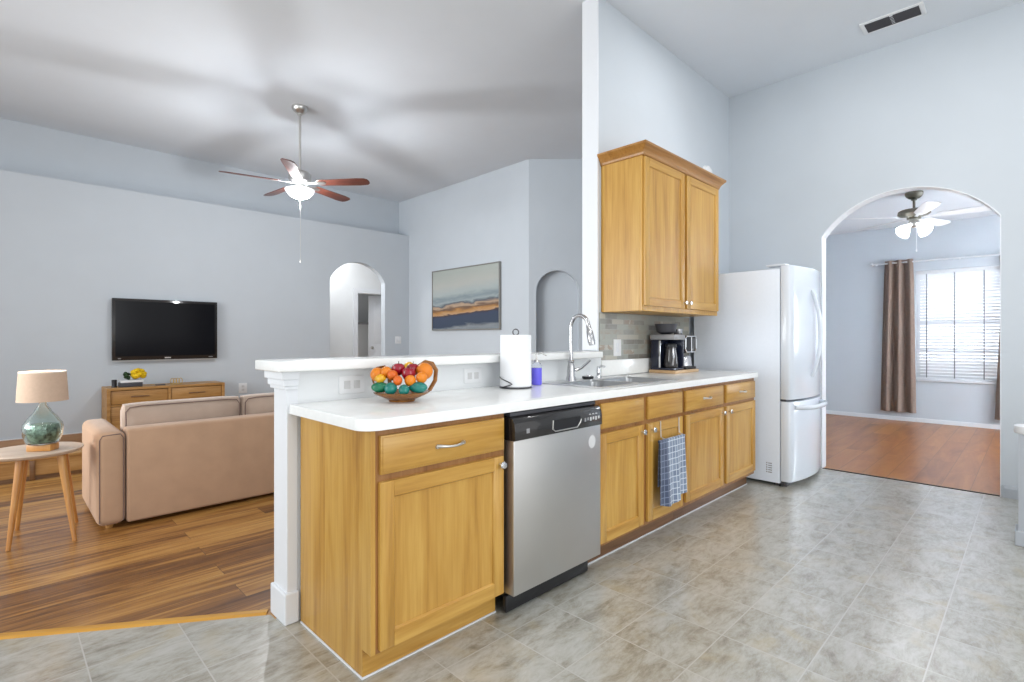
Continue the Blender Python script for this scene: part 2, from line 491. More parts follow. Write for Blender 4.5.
M['gold'] = plain('gold_ornament', (0.55, 0.38, 0.15), 0.3, 0.9, 0.5, 0, 0.05)
M['silver_cup'] = plain('silver_cup', (0.55, 0.55, 0.57), 0.25, 0.8, 0.5, 0, 0.03)
M['coffee_dark'] = plain('carafe_glass', (0.035, 0.03, 0.03), 0.08, 0, 0.6, 0.4, 0.1)
M['tile_floor'] = stone_tiles('stone_tile_floor', 0.305, (0.235, 0.58), [(0.30, (0.19, 0.172, 0.13)), (0.43, (0.32, 0.302, 0.25)), (0.55, (0.42, 0.413, 0.372)), (0.72, (0.51, 0.51, 0.485))], (0.49, 0.48, 0.45), 0.27)
M['wood_floor'] = planks('living_wood_floor', [(0.38, (0.085, 0.030, 0.011)), (0.52, (0.225, 0.095, 0.024)), (0.64, (0.39, 0.185, 0.045)), (0.85, (0.56, 0.32, 0.095))], 0.16, 1.3, 0.34)
M['dining_floor'] = planks('dining_wood_floor', [(0.34, (0.17, 0.052, 0.012)), (0.52, (0.27, 0.095, 0.022)), (0.68, (0.34, 0.13, 0.032)), (0.95, (0.42, 0.185, 0.055))], 0.18, 1.3, 0.31, gap=(0.12, 0.05, 0.02), coat=0.0, spec=0.75, mortar=0.002, streak=7, tonal=0.25)
M['dark_strip'] = plain('dark_threshold', (0.05, 0.035, 0.03), 0.4)

# ------------------------------------------------------------------ mesh helpers
class MB:
    """collects shapes in world coordinates; build() links them as one mesh object"""
    def __init__(self):
        self.bm = bmesh.new()

    def _add(self, verts):
        return [self.bm.verts.new(v) for v in verts]

    def box(self, x0, x1, y0, y1, z0, z1, bev=0.0, seg=2, mat=None):
        t = bmesh.new()
        r = bmesh.ops.create_cube(t, size=1)
        for v in t.verts:
            v.co = Vector((x0 + (v.co.x+0.5)*(x1-x0), y0 + (v.co.y+0.5)*(y1-y0), z0 + (v.co.z+0.5)*(z1-z0)))
        if bev > 0:
            bmesh.ops.bevel(t, geom=list(t.edges), offset=bev, segments=seg, profile=0.5, affect='EDGES')
        return self.merge(t, mat)

    def merge(self, t, mat=None):
        if mat is not None:
            t.transform(mat)
        me = bpy.data.meshes.new('tmp')
        t.to_mesh(me)
        t.free()
        self.bm.from_mesh(me)
        bpy.data.meshes.remove(me)
        return self

    def lathe(self, prof, c=(0, 0, 0), seg=28, axis='z', scale=(1, 1, 1), mat=None):
        """prof: list of (radius, height); open ends are closed when the radius is 0"""
        t = bmesh.new()
        rings = []
        for r, h in prof:
            if r < 1e-6:
                rings.append([t.verts.new((0, 0, h))])
            else:
                rings.append([t.verts.new((r*math.cos(2*PI*k/seg), r*math.sin(2*PI*k/seg), h)) for k in range(seg)])
        for a, b in zip(rings[:-1], rings[1:]):
            for k in range(seg):
                k2 = (k+1) % seg
                if len(a) == 1 and len(b) == 1:
                    continue
                if len(a) == 1:
                    t.faces.new((a[0], b[k], b[k2]))
                elif len(b) == 1:
                    t.faces.new((a[k], b[0], a[k2]))
                else:
                    t.faces.new((a[k], b[k], b[k2], a[k2]))
        for v in t.verts:
            v.co = Vector((v.co.x*scale[0], v.co.y*scale[1], v.co.z*scale[2]))
        if axis == 'y':
            t.transform(Matrix.Rotation(PI/2, 4, 'X'))      # +z -> -y
        if axis == 'x':
            t.transform(Matrix.Rotation(PI/2, 4, 'Y'))
        if mat is not None:
            t.transform(mat)
        t.transform(Matrix.Translation(c))
        bmesh.ops.recalc_face_normals(t, faces=list(t.faces))
        return self.merge(t)

    def tube(self, pts, r, seg=10, cap=True, flat=1.0):
        t = bmesh.new()
        P = [Vector(p) for p in pts]
        n = len(P)
        rr = r if isinstance(r, (list, tuple)) else [r]*n
        up = None
        rings = []
        for i in range(n):
            d = (P[min(i+1, n-1)] - P[max(i-1, 0)]).normalized()
            if up is None:
                up = Vector((0, 0, 1)) if abs(d.z) < 0.9 else Vector((1, 0, 0))
            s = d.cross(up).normalized()
            up = s.cross(d).normalized()
            rings.append([t.verts.new(P[i] + (s*math.cos(2*PI*k/seg) + up*flat*math.sin(2*PI*k/seg))*rr[i]) for k in range(seg)])
        for a, b in zip(rings[:-1], rings[1:]):
            for k in range(seg):
                t.faces.new((a[k], a[(k+1) % seg], b[(k+1) % seg], b[k]))
        if cap:
            t.faces.new(rings[0][::-1])
            t.faces.new(rings[-1])
        bmesh.ops.recalc_face_normals(t, faces=list(t.faces))
        return self.merge(t)

    def prism(self, poly, axis, a0, a1, bev=0.0, seg=2, mat=None):
        """poly in the two other axes (x,y,z order kept), extruded along axis from a0 to a1"""
        t = bmesh.new()
        def mk(p, a):
            return {'x': (a, p[0], p[1]), 'y': (p[0], a, p[1]), 'z': (p[0], p[1], a)}[axis]
        A = [t.verts.new(mk(p, a0)) for p in poly]
        B = [t.verts.new(mk(p, a1)) for p in poly]
        n = len(poly)
        t.faces.new(A)
        t.faces.new(B[::-1])
        for k in range(n):
            t.faces.new((A[k], B[k], B[(k+1) % n], A[(k+1) % n]))
        bmesh.ops.recalc_face_normals(t, faces=list(t.faces))
        if bev > 0:
            es = [e for e in t.edges if len(e.link_faces) == 2 and e.calc_face_angle(0) > 0.6]
            bmesh.ops.bevel(t, geom=es, offset=bev, segments=seg, profile=0.5, affect='EDGES')
        return self.merge(t, mat)

    def ball(self, c, r, scale=(1, 1, 1), seg=18, rot=0.0):
        t = bmesh.new()
        bmesh.ops.create_uvsphere(t, u_segments=seg, v_segments=seg//2+2, radius=r)
        t.transform(Matrix.Diagonal((scale[0], scale[1], scale[2], 1)))
        t.transform(Matrix.Rotation(rot, 4, 'Z'))
        t.transform(Matrix.Translation(c))
        return self.merge(t)

    def build(self, name, mat, parent=None, smooth=True, loc=None):
        o_loc = Vector((0, 0, 0))
        if parent is not None:
            p = parent
            while p is not None:
                o_loc += p.location
                p = p.parent
        if loc is not None:
            o_loc += Vector(loc)
        self.bm.transform(Matrix.Translation(-o_loc))
        me = bpy.data.meshes.new(name)
        self.bm.to_mesh(me)
        self.bm.free()
        me.materials.append(mat)
        if smooth:
            me.shade_smooth()
            try:
                me.set_sharp_from_angle(angle=math.radians(35))
            except Exception:
                pass
        o = bpy.data.objects.new(name, me)
        COL.objects.link(o)
        if parent is not None:
            o.parent = parent
        if loc is not None:
            o.location = loc
        return o

def tag(o, label, cat, group=None, kind=None):
    o['label'] = label
    o['category'] = cat
    if group:
        o['group'] = group
    if kind:
        o['kind'] = kind
    return o

def thing(name, label, cat, loc, group=None):
    o = bpy.data.objects.new(name, None)
    COL.objects.link(o)
    o.location = loc
    o.empty_display_size = 0.1
    return tag(o, label, cat, group)

def struct(name, mb, mat, smooth=False, label=None):
    o = mb.build(name, mat, None, smooth)
    o['kind'] = 'structure'
    if label:
        o['label'] = label
    return o

def arch_outline(a0, a1, spring, top, n=22):
    """points along a segmental arch from (a0, spring) over the crown to (a1, spring)"""
    w = (a1-a0)/2
    h = top-spring
    R = (w*w+h*h)/(2*h)
    c = (a0+a1)/2
    cz = top-R
    th = math.asin(min(1, w/R))
    return [(c+R*math.sin(-th+2*th*k/n), cz+R*math.cos(-th+2*th*k/n)) for k in range(n+1)]

# ------------------------------------------------------------------ the room
CEIL = 3.66
struct('floor_kitchen', MB().prism([(-3, -3.5), (5.36, -3.5), (5.36, 2.27), (0.84, 2.27), (0.84, 2.317), (-3, 4.919)], 'z', -0.1, 0), M['tile_floor'])
struct('floor_living', MB().prism([(-3, 4.919), (0.84, 2.317), (0.84, 2.27), (5.36, 2.27), (5.36, 2.6), (8, 2.6), (8, 10.2), (-3, 10.2)], 'z', -0.1, 0), M['wood_floor'])
struct('floor_dining', MB().box(5.36, 9.6, -1.7, 2.6, -0.1, 0), M['dining_floor'])
struct('ceiling', MB().box(-3, 8, -3.5, 8.35, CEIL, CEIL+0.1), M['ceiling'])
struct('ceiling_dining', MB().box(5.47, 9.6, -1.7, 2.55, 2.80, 2.9), M['ceiling'])
struct('ceiling_hall', MB().box(2.9, 6.6, 7.99, 10.2, 2.86, 2.94), M['ceiling'])

# kitchen back wall: a tall wall that ends at its left edge
struct('wall_back', MB().box(3.08, 5.35, 2.219, 2.35, 0, CEIL), M['wall'])
struct('trim_1', MB().box(3.066, 3.08, 2.216, 2.353, 1.10, CEIL), M['trim'], label='white painted end of the tall kitchen wall')
# kitchen right wall with the arched opening to the dining room
ao = arch_outline(0.182, 1.378, 2.115, 2.437)
poly = [(-3.5, 0), (0.182, 0)] + ao + [(1.378, 0), (2.6, 0), (2.6, CEIL), (-3.5, CEIL)]
struct('wall_right', MB().prism(poly, 'x', 5.35, 5.47), M['wall'])
ring = [(0.182, 0)] + ao + [(1.378, 0)]
ring_in = [(1.372, 0)] + [(0.78+(a-0.78)*0.99, z-0.006) for a, z in ao[::-1]] + [(0.188, 0)]
struct('trim_2', MB().prism(ring+ring_in, 'x', 5.346, 5.474), M['trim'], label='white lining of the dining room arch')
# living room: television wall with arch and plant ledge, upper wall set back
ao = arch_outline(3.75, 4.74, 2.13, 2.44)
poly = [(-3, 0), (3.75, 0)] + ao + [(4.74, 0), (5.32, 0), (5.32, 2.995), (-3, 2.995)]
struct('wall_television', MB().prism(poly, 'y', 7.865, 7.99), M['wall'])
struct('trim_3', MB().box(-3, 5.225, 7.862, 8.19, 2.995, 3.005), M['wall'], label='plant ledge above the television wall')
struct('wall_upper', MB().box(-3, 5.32, 8.19, 8.3, 2.94, CEIL), M['wall'])
CY = 4.93
struct('wall_side', MB().box(5.225, 5.325, CY, 7.865, 0, CEIL).box(5.225, 5.325, 7.865, 8.19, 3.0, CEIL), M['wall'])
# diagonal wall with a shallow arched niche (local x runs along the wall)
dg = MB()
s0, s1 = 0.10, 0.69
ao = arch_outline(s0, s1, 1.835, 2.125, 24)
dg.prism([(0, 0), (s0, 0)] + ao + [(s1, 0), (3.4, 0), (3.4, CEIL), (0, CEIL)], 'y', 0, 0.13)
dg.box(s0, s1, 0.0, 0.13, 0, 0.75)
dg.box(0, 3.4, 0.13, 0.2, 0, CEIL)
wd = dg.build('wall_diagonal', M['wall'], None, False)
wd.location = (5.225, CY, 0)
wd.rotation_euler = (0, 0, -math.radians(44.8))
wd['kind'] = 'structure'
# hall behind the television wall
hl = MB()
hl.box(2.9, 4.835, 9.0, 9.1, 0, 2.86).box(5.93, 6.6, 9.0, 9.1, 0, 2.86).box(4.835, 5.93, 9.0, 9.1, 2.04, 2.86)
hl.box(2.8, 2.9, 7.99, 10.2, 0, 2.94).box(6.6, 6.7, 7.99, 10.2, 0, 2.94).box(2.9, 6.6, 10.1, 10.2, 0, 2.86)
struct('wall_hall', hl, M['white_wall'])
struct('trim_4', MB().box(4.745, 4.835, 8.98, 9.0, 0, 2.13).box(5.93, 6.02, 8.98, 9.0, 0, 2.13).box(4.835, 5.93, 8.98, 9.0, 2.04, 2.13), M['trim'], label='white casing of the hall closet door')
# dining room
dn = MB()
WY0, WY1, WZ0, WZ1 = 0.20, 1.205, 0.615, 2.14
dn.box(9.28, 9.42, -1.7, WY0, 0, 2.8).box(9.28, 9.42, WY1, 2.6, 0, 2.8).box(9.28, 9.42, WY0, WY1, 0, WZ0).box(9.28, 9.42, WY0, WY1, WZ1, 2.8)
struct('wall_dining', dn, M['wall'])
struct('wall_dining_side', MB().box(5.47, 9.42, 2.55, 2.65, 0, 2.9).box(5.47, 9.42, -1.8, -1.7, 0, 2.9), M['wall'])

# low wall under the breakfast bar, with its end post
struct('wall_half', MB().box(0.86, 3.08, 2.195, 2.335, 0, 1.05), M['white_wall'])
post = MB()
post.box(0.857, 0.905, 2.190, 2.330, 0, 1.0, 0.004)
post.box(0.845, 0.905, 2.178, 2.340, 0, 0.13, 0.006)
for e, za, zb_ in ((0.012, 0.975, 0.990), (0.020, 0.990, 1.018), (0.030, 1.018, 1.051)):
    post.box(0.857-e, 0.9, 2.190-e, 2.330+e, za, zb_, 0.003)
struct('trim_5', post, M['trim'], label='white end post of the half wall with capital and plinth')

# baseboards and thresholds
struct('baseboard_television', MB().box(-3, 3.75, 7.85, 7.865, 0, 0.09).box(4.74, 5.21, 7.85, 7.865, 0, 0.09), M['trim'])
struct('baseboard_side', MB().box(5.21, 5.225, CY, 7.85, 0, 0.09), M['trim'])
struct('baseboard_dining', MB().box(9.265, 9.28, -1.7, 2.55, 0, 0.055), M['trim'])
bb = MB()
bb.prism([(5.334, 0), (5.334, 0.07), (5.342, 0.085), (5.35, 0.09), (5.35, 0)], 'y', -1.2, 0.170)
bb.box(5.330, 5.352, 0.165, 0.1815, 0, 0.09, 0.003)
struct('baseboard_right', bb, M['grey_trim_shaded'])
th = MB()
d = Vector((0.84, 2.317, 0)) - Vector((-3, 4.919, 0))
L = d.length
th.prism([(0, 0), (0.010, 0.008), (0.036, 0.008), (0.046, 0)], 'x', 0.02, L-0.02)
to = th.build('trim_6', M['threshold'], None, False)
to.location = (-3, 4.919, 0.0)
to.rotation_euler = (0, 0, math.atan2(d.y, d.x))
to['kind'] = 'structure'
to['label'] = 'honey coloured wooden threshold between tile and wood floor'
struct('trim_7', MB().box(5.35, 5.372, 0.189, 1.371, 0.0, 0.006), M['dark_strip'], label='dark threshold strip under the dining room arch')

# low wall at the right edge of the picture
kw = MB()
kw.box(4.165, 4.30, -2.0, 0.07, 0, 0.64)
kw.box(4.148, 4.31, -2.0, 0.085, 0, 0.085, 0.005)
struct('wall_low', kw, M['grey_trim_shaded'])
cap = [(4.2325+0.085*math.cos(a), 0.035+0.055*math.sin(a)) for a in [PI*k/16 for k in range(17)]]
struct('trim_8', MB().prism(cap+[(4.1475, -2.0), (4.3175, -2.0)], 'z', 0.64, 0.685, 0.006, 2), M['trim'], True, label='rounded white cap of the low wall at the right edge')

# backsplash
bs = tag(MB().box(3.085, 4.448, 2.208, 2.219, 1.03, 1.374).build('backsplash', M['slate'], None, False),
         'grey and brown slate strip backsplash tiles under the wall cabinet', 'backsplash')

# dining window: frame, rails, panes, sill
wf = MB()
wf.box(9.34, 9.40, WY0, WY0+0.04, WZ0, WZ1).box(9.34, 9.40, WY1-0.04, WY1, WZ0, WZ1).box(9.34, 9.40, WY0, WY1, WZ0, WZ0+0.04).box(9.34, 9.40, WY0, WY1, WZ1-0.04, WZ1)
win = struct('window_1', wf, M['trim'])
win['label'] = 'dining room window behind white blinds'
MB().box(9.35, 9.385, WY0+0.04, WY1-0.04, 1.40, 1.44).build('meeting_rail', M['window_rail'], win)
MB().box(9.36, 9.38, WY0+0.04, WY1-0.04, 1.01, 1.03).build('glazing_bar', M['window_rail'], win)
MB().box(9.368, 9.372, WY0+0.04, WY1-0.04, WZ0+0.04, WZ1-0.04).build('pane', M['glass'], win)
MB().box(9.25, 9.335, WY0-0.03, WY1+0.03, WZ0-0.03, WZ0, 0.004).build('window_sill', M['trim'], win)

# ------------------------------------------------------------------ kitchen cabinets
def knob(parent, x, y, z, name='knob'):
    b = MB().lathe([(0, 0), (0.007, 0.0), (0.006, 0.012), (0.014, 0.018), (0.0165, 0.024), (0.013, 0.03), (0, 0.032)], (x, y, z), 18, 'y')
    o = b.build(name, M['chrome'], parent)
    o['label'] = 'round chrome knob'
    return o

def cab_door(parent, x0, x1, z0, z1, yf, kx=None, kz=None, st=0.055, th=0.018):
    """framed door whose front is at y = yf"""
    o = MB().box(x0+st-0.002, x1-st+0.002, yf+0.009, yf+th-0.002, z0+st-0.002, z1-st+0.002).build('door', M['oak_v'], parent)
    t = 0.006        # sloped inner moulding on the stiles
    MB().prism([(x0, yf), (x0+st, yf), (x0+st+t, yf+0.0088), (x0+st, yf+th), (x0, yf+th)], 'z', z0, z1, 0.002, 1).build('stile', M['oak_v'], o)
    MB().prism([(x1, yf), (x1-st, yf), (x1-st-t, yf+0.0088), (x1-st, yf+th), (x1, yf+th)], 'z', z0, z1, 0.002, 1).build('stile', M['oak_v'], o)
    MB().prism([(yf, z0), (yf, z0+st), (yf+0.0088, z0+st+t), (yf+th, z0+st), (yf+th, z0)], 'x', x0+st, x1-st).build('rail', M['oak_h'], o)
    MB().prism([(yf, z1), (yf, z1-st), (yf+0.0088, z1-st-t), (yf+th, z1-st), (yf+th, z1)], 'x', x0+st, x1-st).build('rail', M['oak_h'], o)
    if kx is not None:
        knob(o, kx, yf, kz)
    return o

def pull(parent, x0, x1, y, z):
    pts = []
    for k in range(13):
        t = k/12
        pts.append((x0+(x1-x0)*t, y-0.003-0.024*math.sin(PI*t)**0.6, z+0.002*math.cos(2*PI*t)))
    b = MB().tube(pts, [0.0075-0.003*math.sin(PI*k/12) for k in range(13)], 10)
    b.lathe([(0, 0), (0.009, 0), (0.007, 0.008), (0, 0.009)], (x0, y, z), 14, 'y').lathe([(0, 0), (0.009, 0), (0.007, 0.008), (0, 0.009)], (x1, y, z), 14, 'y')
    o = b.build('handle', M['nickel'], parent)
    o['label'] = 'arched satin metal handle'
    return o

def drawer(parent, x0, x1, z0, z1, yf, handle=None, th=0.018):
    d = MB().box(x0, x1, yf+0.004, yf+th, z0, z1, 0.001)
    d.prism([(x0+0.006, z0+0.006), (x1-0.006, z0+0.006), (x1-0.006, z1-0.006), (x0+0.006, z1-0.006)], 'y', yf, yf+0.008, 0.0035)
    o = d.build('drawer', M['oak_h'], parent)
    if handle:
        pull(o, handle[0], handle[1], yf, handle[2])
    return o

YF = 1.582
CAB_T = 0.872
# cabinet at the end of the counter
c1 = thing('base_cabinet', 'oak base cabinet with one drawer over one door, left of the dishwasher', 'cabinet', (1.22, 1.9, 0))
MB().prism([(2.175, 0), (1.66, 0), (1.66, 0.10), (1.601, 0.10), (1.601, CAB_T), (2.175, CAB_T)], 'x', 0.909, 0.927).build('side_panel', M['oak_v'], c1, False)
MB().prism([(2.175, 0), (1.66, 0), (1.66, 0.10), (1.62, 0.10), (1.62, CAB_T), (2.175, CAB_T)], 'x', 0.927, 1.540).build('body', M['oak_v'], c1, False)
MB().box(0.927, 1.540, 1.60, 1.62, 0.10, CAB_T, 0.001).build('face_frame', M['oak_frame_shaded'], c1, False)
MB().box(0.9085, 1.540, 1.655, 1.66, 0.0, 0.10).build('toe_kick', M['oak_h'], c1, False)
MB().box(0.902, 0.9085, 1.655, 2.165, 0, 0.007, 0.002).box(0.902, 1.540, 1.648, 1.655, 0, 0.007, 0.002).build('floor_bead', M['trim'], c1)
drawer(c1, 0.940, 1.528, 0.718, 0.852, YF, (1.175, 1.30, 0.782))
cab_door(c1, 0.936, 1.524, 0.112, 0.692, YF, 1.500, 0.66)
# sink cabinet and drawer cabinet, open inside
def hollow_cabinet(x0, x1, label):
    c = thing('base_cabinet', label, 'cabinet', ((x0+x1)/2, 1.9, 0))
    b = MB()
    b.box(x0, x0+0.018, 1.62, 2.175, 0.10, CAB_T).box(x1-0.018, x1, 1.62, 2.175, 0.10, CAB_T)
    b.box(x0+0.018, x1-0.018, 1.62, 2.175, 0.10, 0.118).box(x0+0.018, x1-0.018, 2.165, 2.175, 0.118, CAB_T)
    b.box(x0, x1, 1.70, 2.175, 0.0, 0.10)
    b.build('body', M['oak_v'], c, False)
    MB().box(x0, x1, 1.60, 1.62, 0.10, CAB_T, 0.001).build('face_frame', M['oak_frame_shaded'], c, False)
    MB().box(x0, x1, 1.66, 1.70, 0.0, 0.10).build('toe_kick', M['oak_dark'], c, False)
    MB().box(x0, x1, 1.652, 1.66, 0, 0.007, 0.002).build('floor_bead', M['trim'], c)
    return c
c2 = hollow_cabinet(2.195, 3.126, 'oak sink cabinet with two plain fronts and two doors right of the dishwasher')
drawer(c2, 2.225, 2.642, 0.716, 0.848, YF)
drawer(c2, 2.688, 3.105, 0.716, 0.848, YF)
cab_door(c2, 2.215, 2.636, 0.122, 0.692, YF, 2.612, 0.655)
cab_door(c2, 2.684, 3.105, 0.122, 0.692, YF, 2.722, 0.655)
c3 = hollow_cabinet(3.129, 4.338, 'oak base cabinet with two drawers over two doors beside the refrigerator')
drawer(c3, 3.152, 3.722, 0.716, 0.848, YF, (3.40, 3.49, 0.782))
drawer(c3, 3.770, 4.322, 0.716, 0.848, YF, (4.01, 4.10, 0.782))
cab_door(c3, 3.150, 3.720, 0.130, 0.692, YF, 3.690, 0.655)
cab_door(c3, 3.768, 4.320, 0.130, 0.692, YF, 3.800, 0.655)

# wall cabinet with crown moulding
uc = thing('wall_cabinet', 'oak wall cabinet with two doors and crown moulding above the slate backsplash', 'cabinet', (3.70, 2.05, 1.376))
MB().box(3.11, 4.29, 1.90, 2.217, 1.376, 2.445, 0.002).build('body', M['oak_v'], uc, False)
MB().box(3.11, 4.29, 1.88, 1.90, 1.376, 2.445, 0.001).build('face_frame', M['oak_v'], uc, False)
cab_door(uc, 3.122, 3.686, 1.412, 2.425, 1.862, 3.668, 1.455)
cab_door(uc, 3.722, 4.278, 1.412, 2.425, 1.862, 3.742, 1.455)
cr = MB()
t = bmesh.new()
rings = []
for e, z in ((0.002, 2.43), (0.008, 2.435), (0.011, 2.448), (0.019, 2.462), (0.032, 2.478), (0.041, 2.486), (0.044, 2.490), (0.049, 2.494), (0.049, 2.508), (0.0, 2.508)):
    rings.append([t.verts.new(p) for p in ((3.11-e, 2.217, z), (3.11-e, 1.872-e, z), (4.29+e, 1.872-e, z), (4.29+e, 2.217, z))])
for a, b in zip(rings[:-1], rings[1:]):
    for k in range(4):
        t.faces.new((a[k], a[(k+1) % 4], b[(k+1) % 4], b[k]))
t.faces.new(rings[-1])
t.faces.new(rings[0][::-1])
bmesh.ops.recalc_face_normals(t, faces=list(t.faces))
cr.merge(t).build('crown_moulding', M['oak_crown'], uc, False)

# worktop with the sink cut-out
def flat_with_hole(outer, hole, z0, z1):
    t = bmesh.new()
    eds = []
    for loop in (outer, hole):
        vs = [t.verts.new((p[0], p[1], z0)) for p in loop]
        eds += [t.edges.new((vs[k], vs[(k+1) % len(vs)])) for k in range(len(vs))]
    bmesh.ops.triangle_fill(t, use_beauty=True, use_dissolve=False, edges=eds)
    r = bmesh.ops.extrude_face_region(t, geom=list(t.faces))
    for v in r['geom']:
        if isinstance(v, bmesh.types.BMVert):
            v.co.z = z1
    bmesh.ops.recalc_face_normals(t, faces=list(t.faces))
    es = [e for e in t.edges if len(e.link_faces) == 2 and e.calc_face_angle(0) > 1.0 and abs(e.verts[0].co.z-e.verts[1].co.z) < 1e-5 and e.verts[0].co.z > z0+1e-4]
    bmesh.ops.bevel(t, geom=es, offset=0.005, segments=3, profile=0.5, affect='EDGES')
    return t
CX0, CX1, CY0, CY1 = 0.868, 4.345, 1.572, 2.192
R_ = 0.07
outer = [(CX0+R_-R_*math.sin(a), CY0+R_-R_*math.cos(a)) for a in [PI/2*k/8 for k in range(9)]] + [(CX0, CY1)] + [(CX1, CY1), (CX1, CY0)]
SX0, SX1, SY0, SY1 = 2.37, 3.17, 1.69, 2.035
hole = [(SX0, SY0), (SX1, SY0), (SX1, SY1), (SX0, SY1)]
wt = thing('worktop', 'long white laminate worktop with rounded corner on the oak base cabinets', 'worktop', (2.6, 1.88, 0.874))
MB().merge(flat_with_hole(outer, hole, 0.8745, 0.914)).build('slab', M['counter'], wt)
MB().box(3.085, 4.447, 2.193, 2.207, 0.915, 1.029, 0.003).build('upstand', M['counter'], wt)

# breakfast bar top
bt = tag(MB().prism([(0.797, 2.12), (3.00, 2.12), (3.00, 2.21), (3.06, 2.21), (3.06, 2.385), (0.797, 2.385)], 'z', 1.0525, 1.096, 0.006, 3).build('bar_top', M['counter']),
         'raised white breakfast bar top on the half wall behind the worktop', 'bar top')

# ------------------------------------------------------------------ sink, faucet, and things at the sink
sk = thing('kitchen_sink', 'double bowl stainless steel sink set in the white worktop', 'sink', (2.77, 1.88, 0.914))
def bowl(x0, x1, y0, y1, zt, depth):
    b = MB()
    t = bmesh.new()
    def rr(x0, x1, y0, y1, r, z, n=5):
        pts = []
        for cx, cy, a0 in ((x1-r, y1-r, 0), (x0+r, y1-r, PI/2), (x0+r, y0+r, PI), (x1-r, y0+r, 3*PI/2)):
            for k in range(n+1):
                a = a0+PI/2*k/n
                pts.append(t.verts.new((cx+r*math.cos(a), cy+r*math.sin(a), z)))
        return pts
    rs = [rr(x0, x1, y0, y1, 0.05, zt), rr(x0+0.006, x1-0.006, y0+0.006, y1-0.006, 0.05, zt-0.01), rr(x0+0.012, x1-0.012, y0+0.012, y1-0.012, 0.05, zt-depth+0.03),
          rr(x0+0.035, x1-0.035, y0+0.035, y1-0.035, 0.04, zt-depth)]
    for a, c in zip(rs[:-1], rs[1:]):
        for k in range(len(a)):
            t.faces.new((a[k], a[(k+1) % len(a)], c[(k+1) % len(a)], c[k]))
    t.faces.new(rs[-1])
    bmesh.ops.recalc_face_normals(t, faces=list(t.faces))
    bmesh.ops.solidify(t, geom=list(t.faces), thickness=0.0015)
    b.merge(t)
    return b
b1 = (2.385, 2.755, 1.70, 2.025)
b2 = (2.785, 3.155, 1.70, 2.025)
rim = MB()
z0, z1 = 0.9145, 0.9185
rim.box(2.345, 2.385, 1.665, 2.145, z0, z1, 0.0015).box(3.155, 3.195, 1.665, 2.145, z0, z1, 0.0015)
rim.box(2.385, 3.155, 1.665, 1.70, z0, z1, 0.0015).box(2.385, 3.155, 2.025, 2.145, z0, z1, 0.0015).box(2.755, 2.785, 1.70, 2.025, z0, z1, 0.0015)
rim.build('rim', M['rim_steel'], sk)
for bx in (b1, b2):
    o = bowl(*bx, 0.9175, 0.17).build('bowl', M['sink_steel'], sk)
    MB().lathe([(0, 0.004), (0.03, 0.004), (0.042, 0.002), (0.044, 0.0)], ((bx[0]+bx[1])/2, (bx[2]+bx[3])/2, 0.9175-0.17+0.0005)).build('drain', M['chrome'], o)

fa = thing('kitchen_faucet', 'tall chrome gooseneck faucet with pull-down spray head behind the sink', 'faucet', (2.60, 2.085, 0.9185))
fx, fy = 2.60, 2.085
MB().lathe([(0, 0.919), (0.034, 0.919), (0.033, 0.926), (0.027, 0.95), (0.023, 1.01), (0.018, 1.03), (0.021, 1.035), (0.021, 1.045), (0.016, 1.05), (0, 1.05)], (fx, fy, 0)).build('base', M['faucet'], fa)
dx, dy = -0.05, -1.0
pts = [(fx, fy, 1.045), (fx, fy, 1.15), (fx, fy, 1.26)]
rad = 0.071
for k in range(1, 13):
    a = PI*k/12*0.96
    q = rad*(1-math.cos(a))
    pts.append((fx+dx*q, fy+dy*q, 1.26+rad*math.sin(a)))
MB().tube(pts, 0.0125, 14).build('spout', M['faucet'], fa)
e = Vector(pts[-1])
dd = (Vector(pts[-1])-Vector(pts[-2])).normalized()
MB().tube([e, e+dd*0.03, e+dd*0.035, e+dd*0.10, e+dd*0.125], [0.014, 0.016, 0.019, 0.023, 0.019], 16).build('spray_head', M['faucet'], fa)
MB().tube([(fx+0.018, fy-0.018, 0.985), (fx+0.05, fy-0.045, 1.0), (fx+0.09, fy-0.085, 1.05)], [0.012, 0.009, 0.0065], 10).build('lever', M['faucet'], fa)
sp = thing('side_dispenser', 'small chrome built-in pump dispenser right of the faucet', 'dispenser', (2.90, 2.09, 0.9185))
MB().lathe([(0, 0.919), (0.022, 0.919), (0.02, 0.93), (0.013, 0.94), (0.016, 0.965), (0.011, 0.985), (0.009, 1.0), (0, 1.0)], (2.90, 2.09, 0), 18).build('body', M['chrome'], sp)
MB().tube([(2.90, 2.09, 0.992), (2.895, 2.06, 1.002), (2.875, 2.02, 0.998)], 0.007, 10).build('nozzle', M['chrome'], sp)
st = thing('sink_stopper', 'black rimmed sink stopper lying behind the sink left of the dispenser', 'stopper', (2.79, 2.095, 0.9185))
MB().lathe([(0, 0.919), (0.034, 0.919), (0.038, 0.924), (0.038, 0.936), (0, 0.936)], (2.79, 2.095, 0), 22).build('body', M['black'], st)
MB().lathe([(0.028, 0.9365), (0.024, 0.942), (0.008, 0.944), (0.008, 0.955), (0, 0.957)], (2.79, 2.095, 0), 22).build('knob', M['chrome'], st)

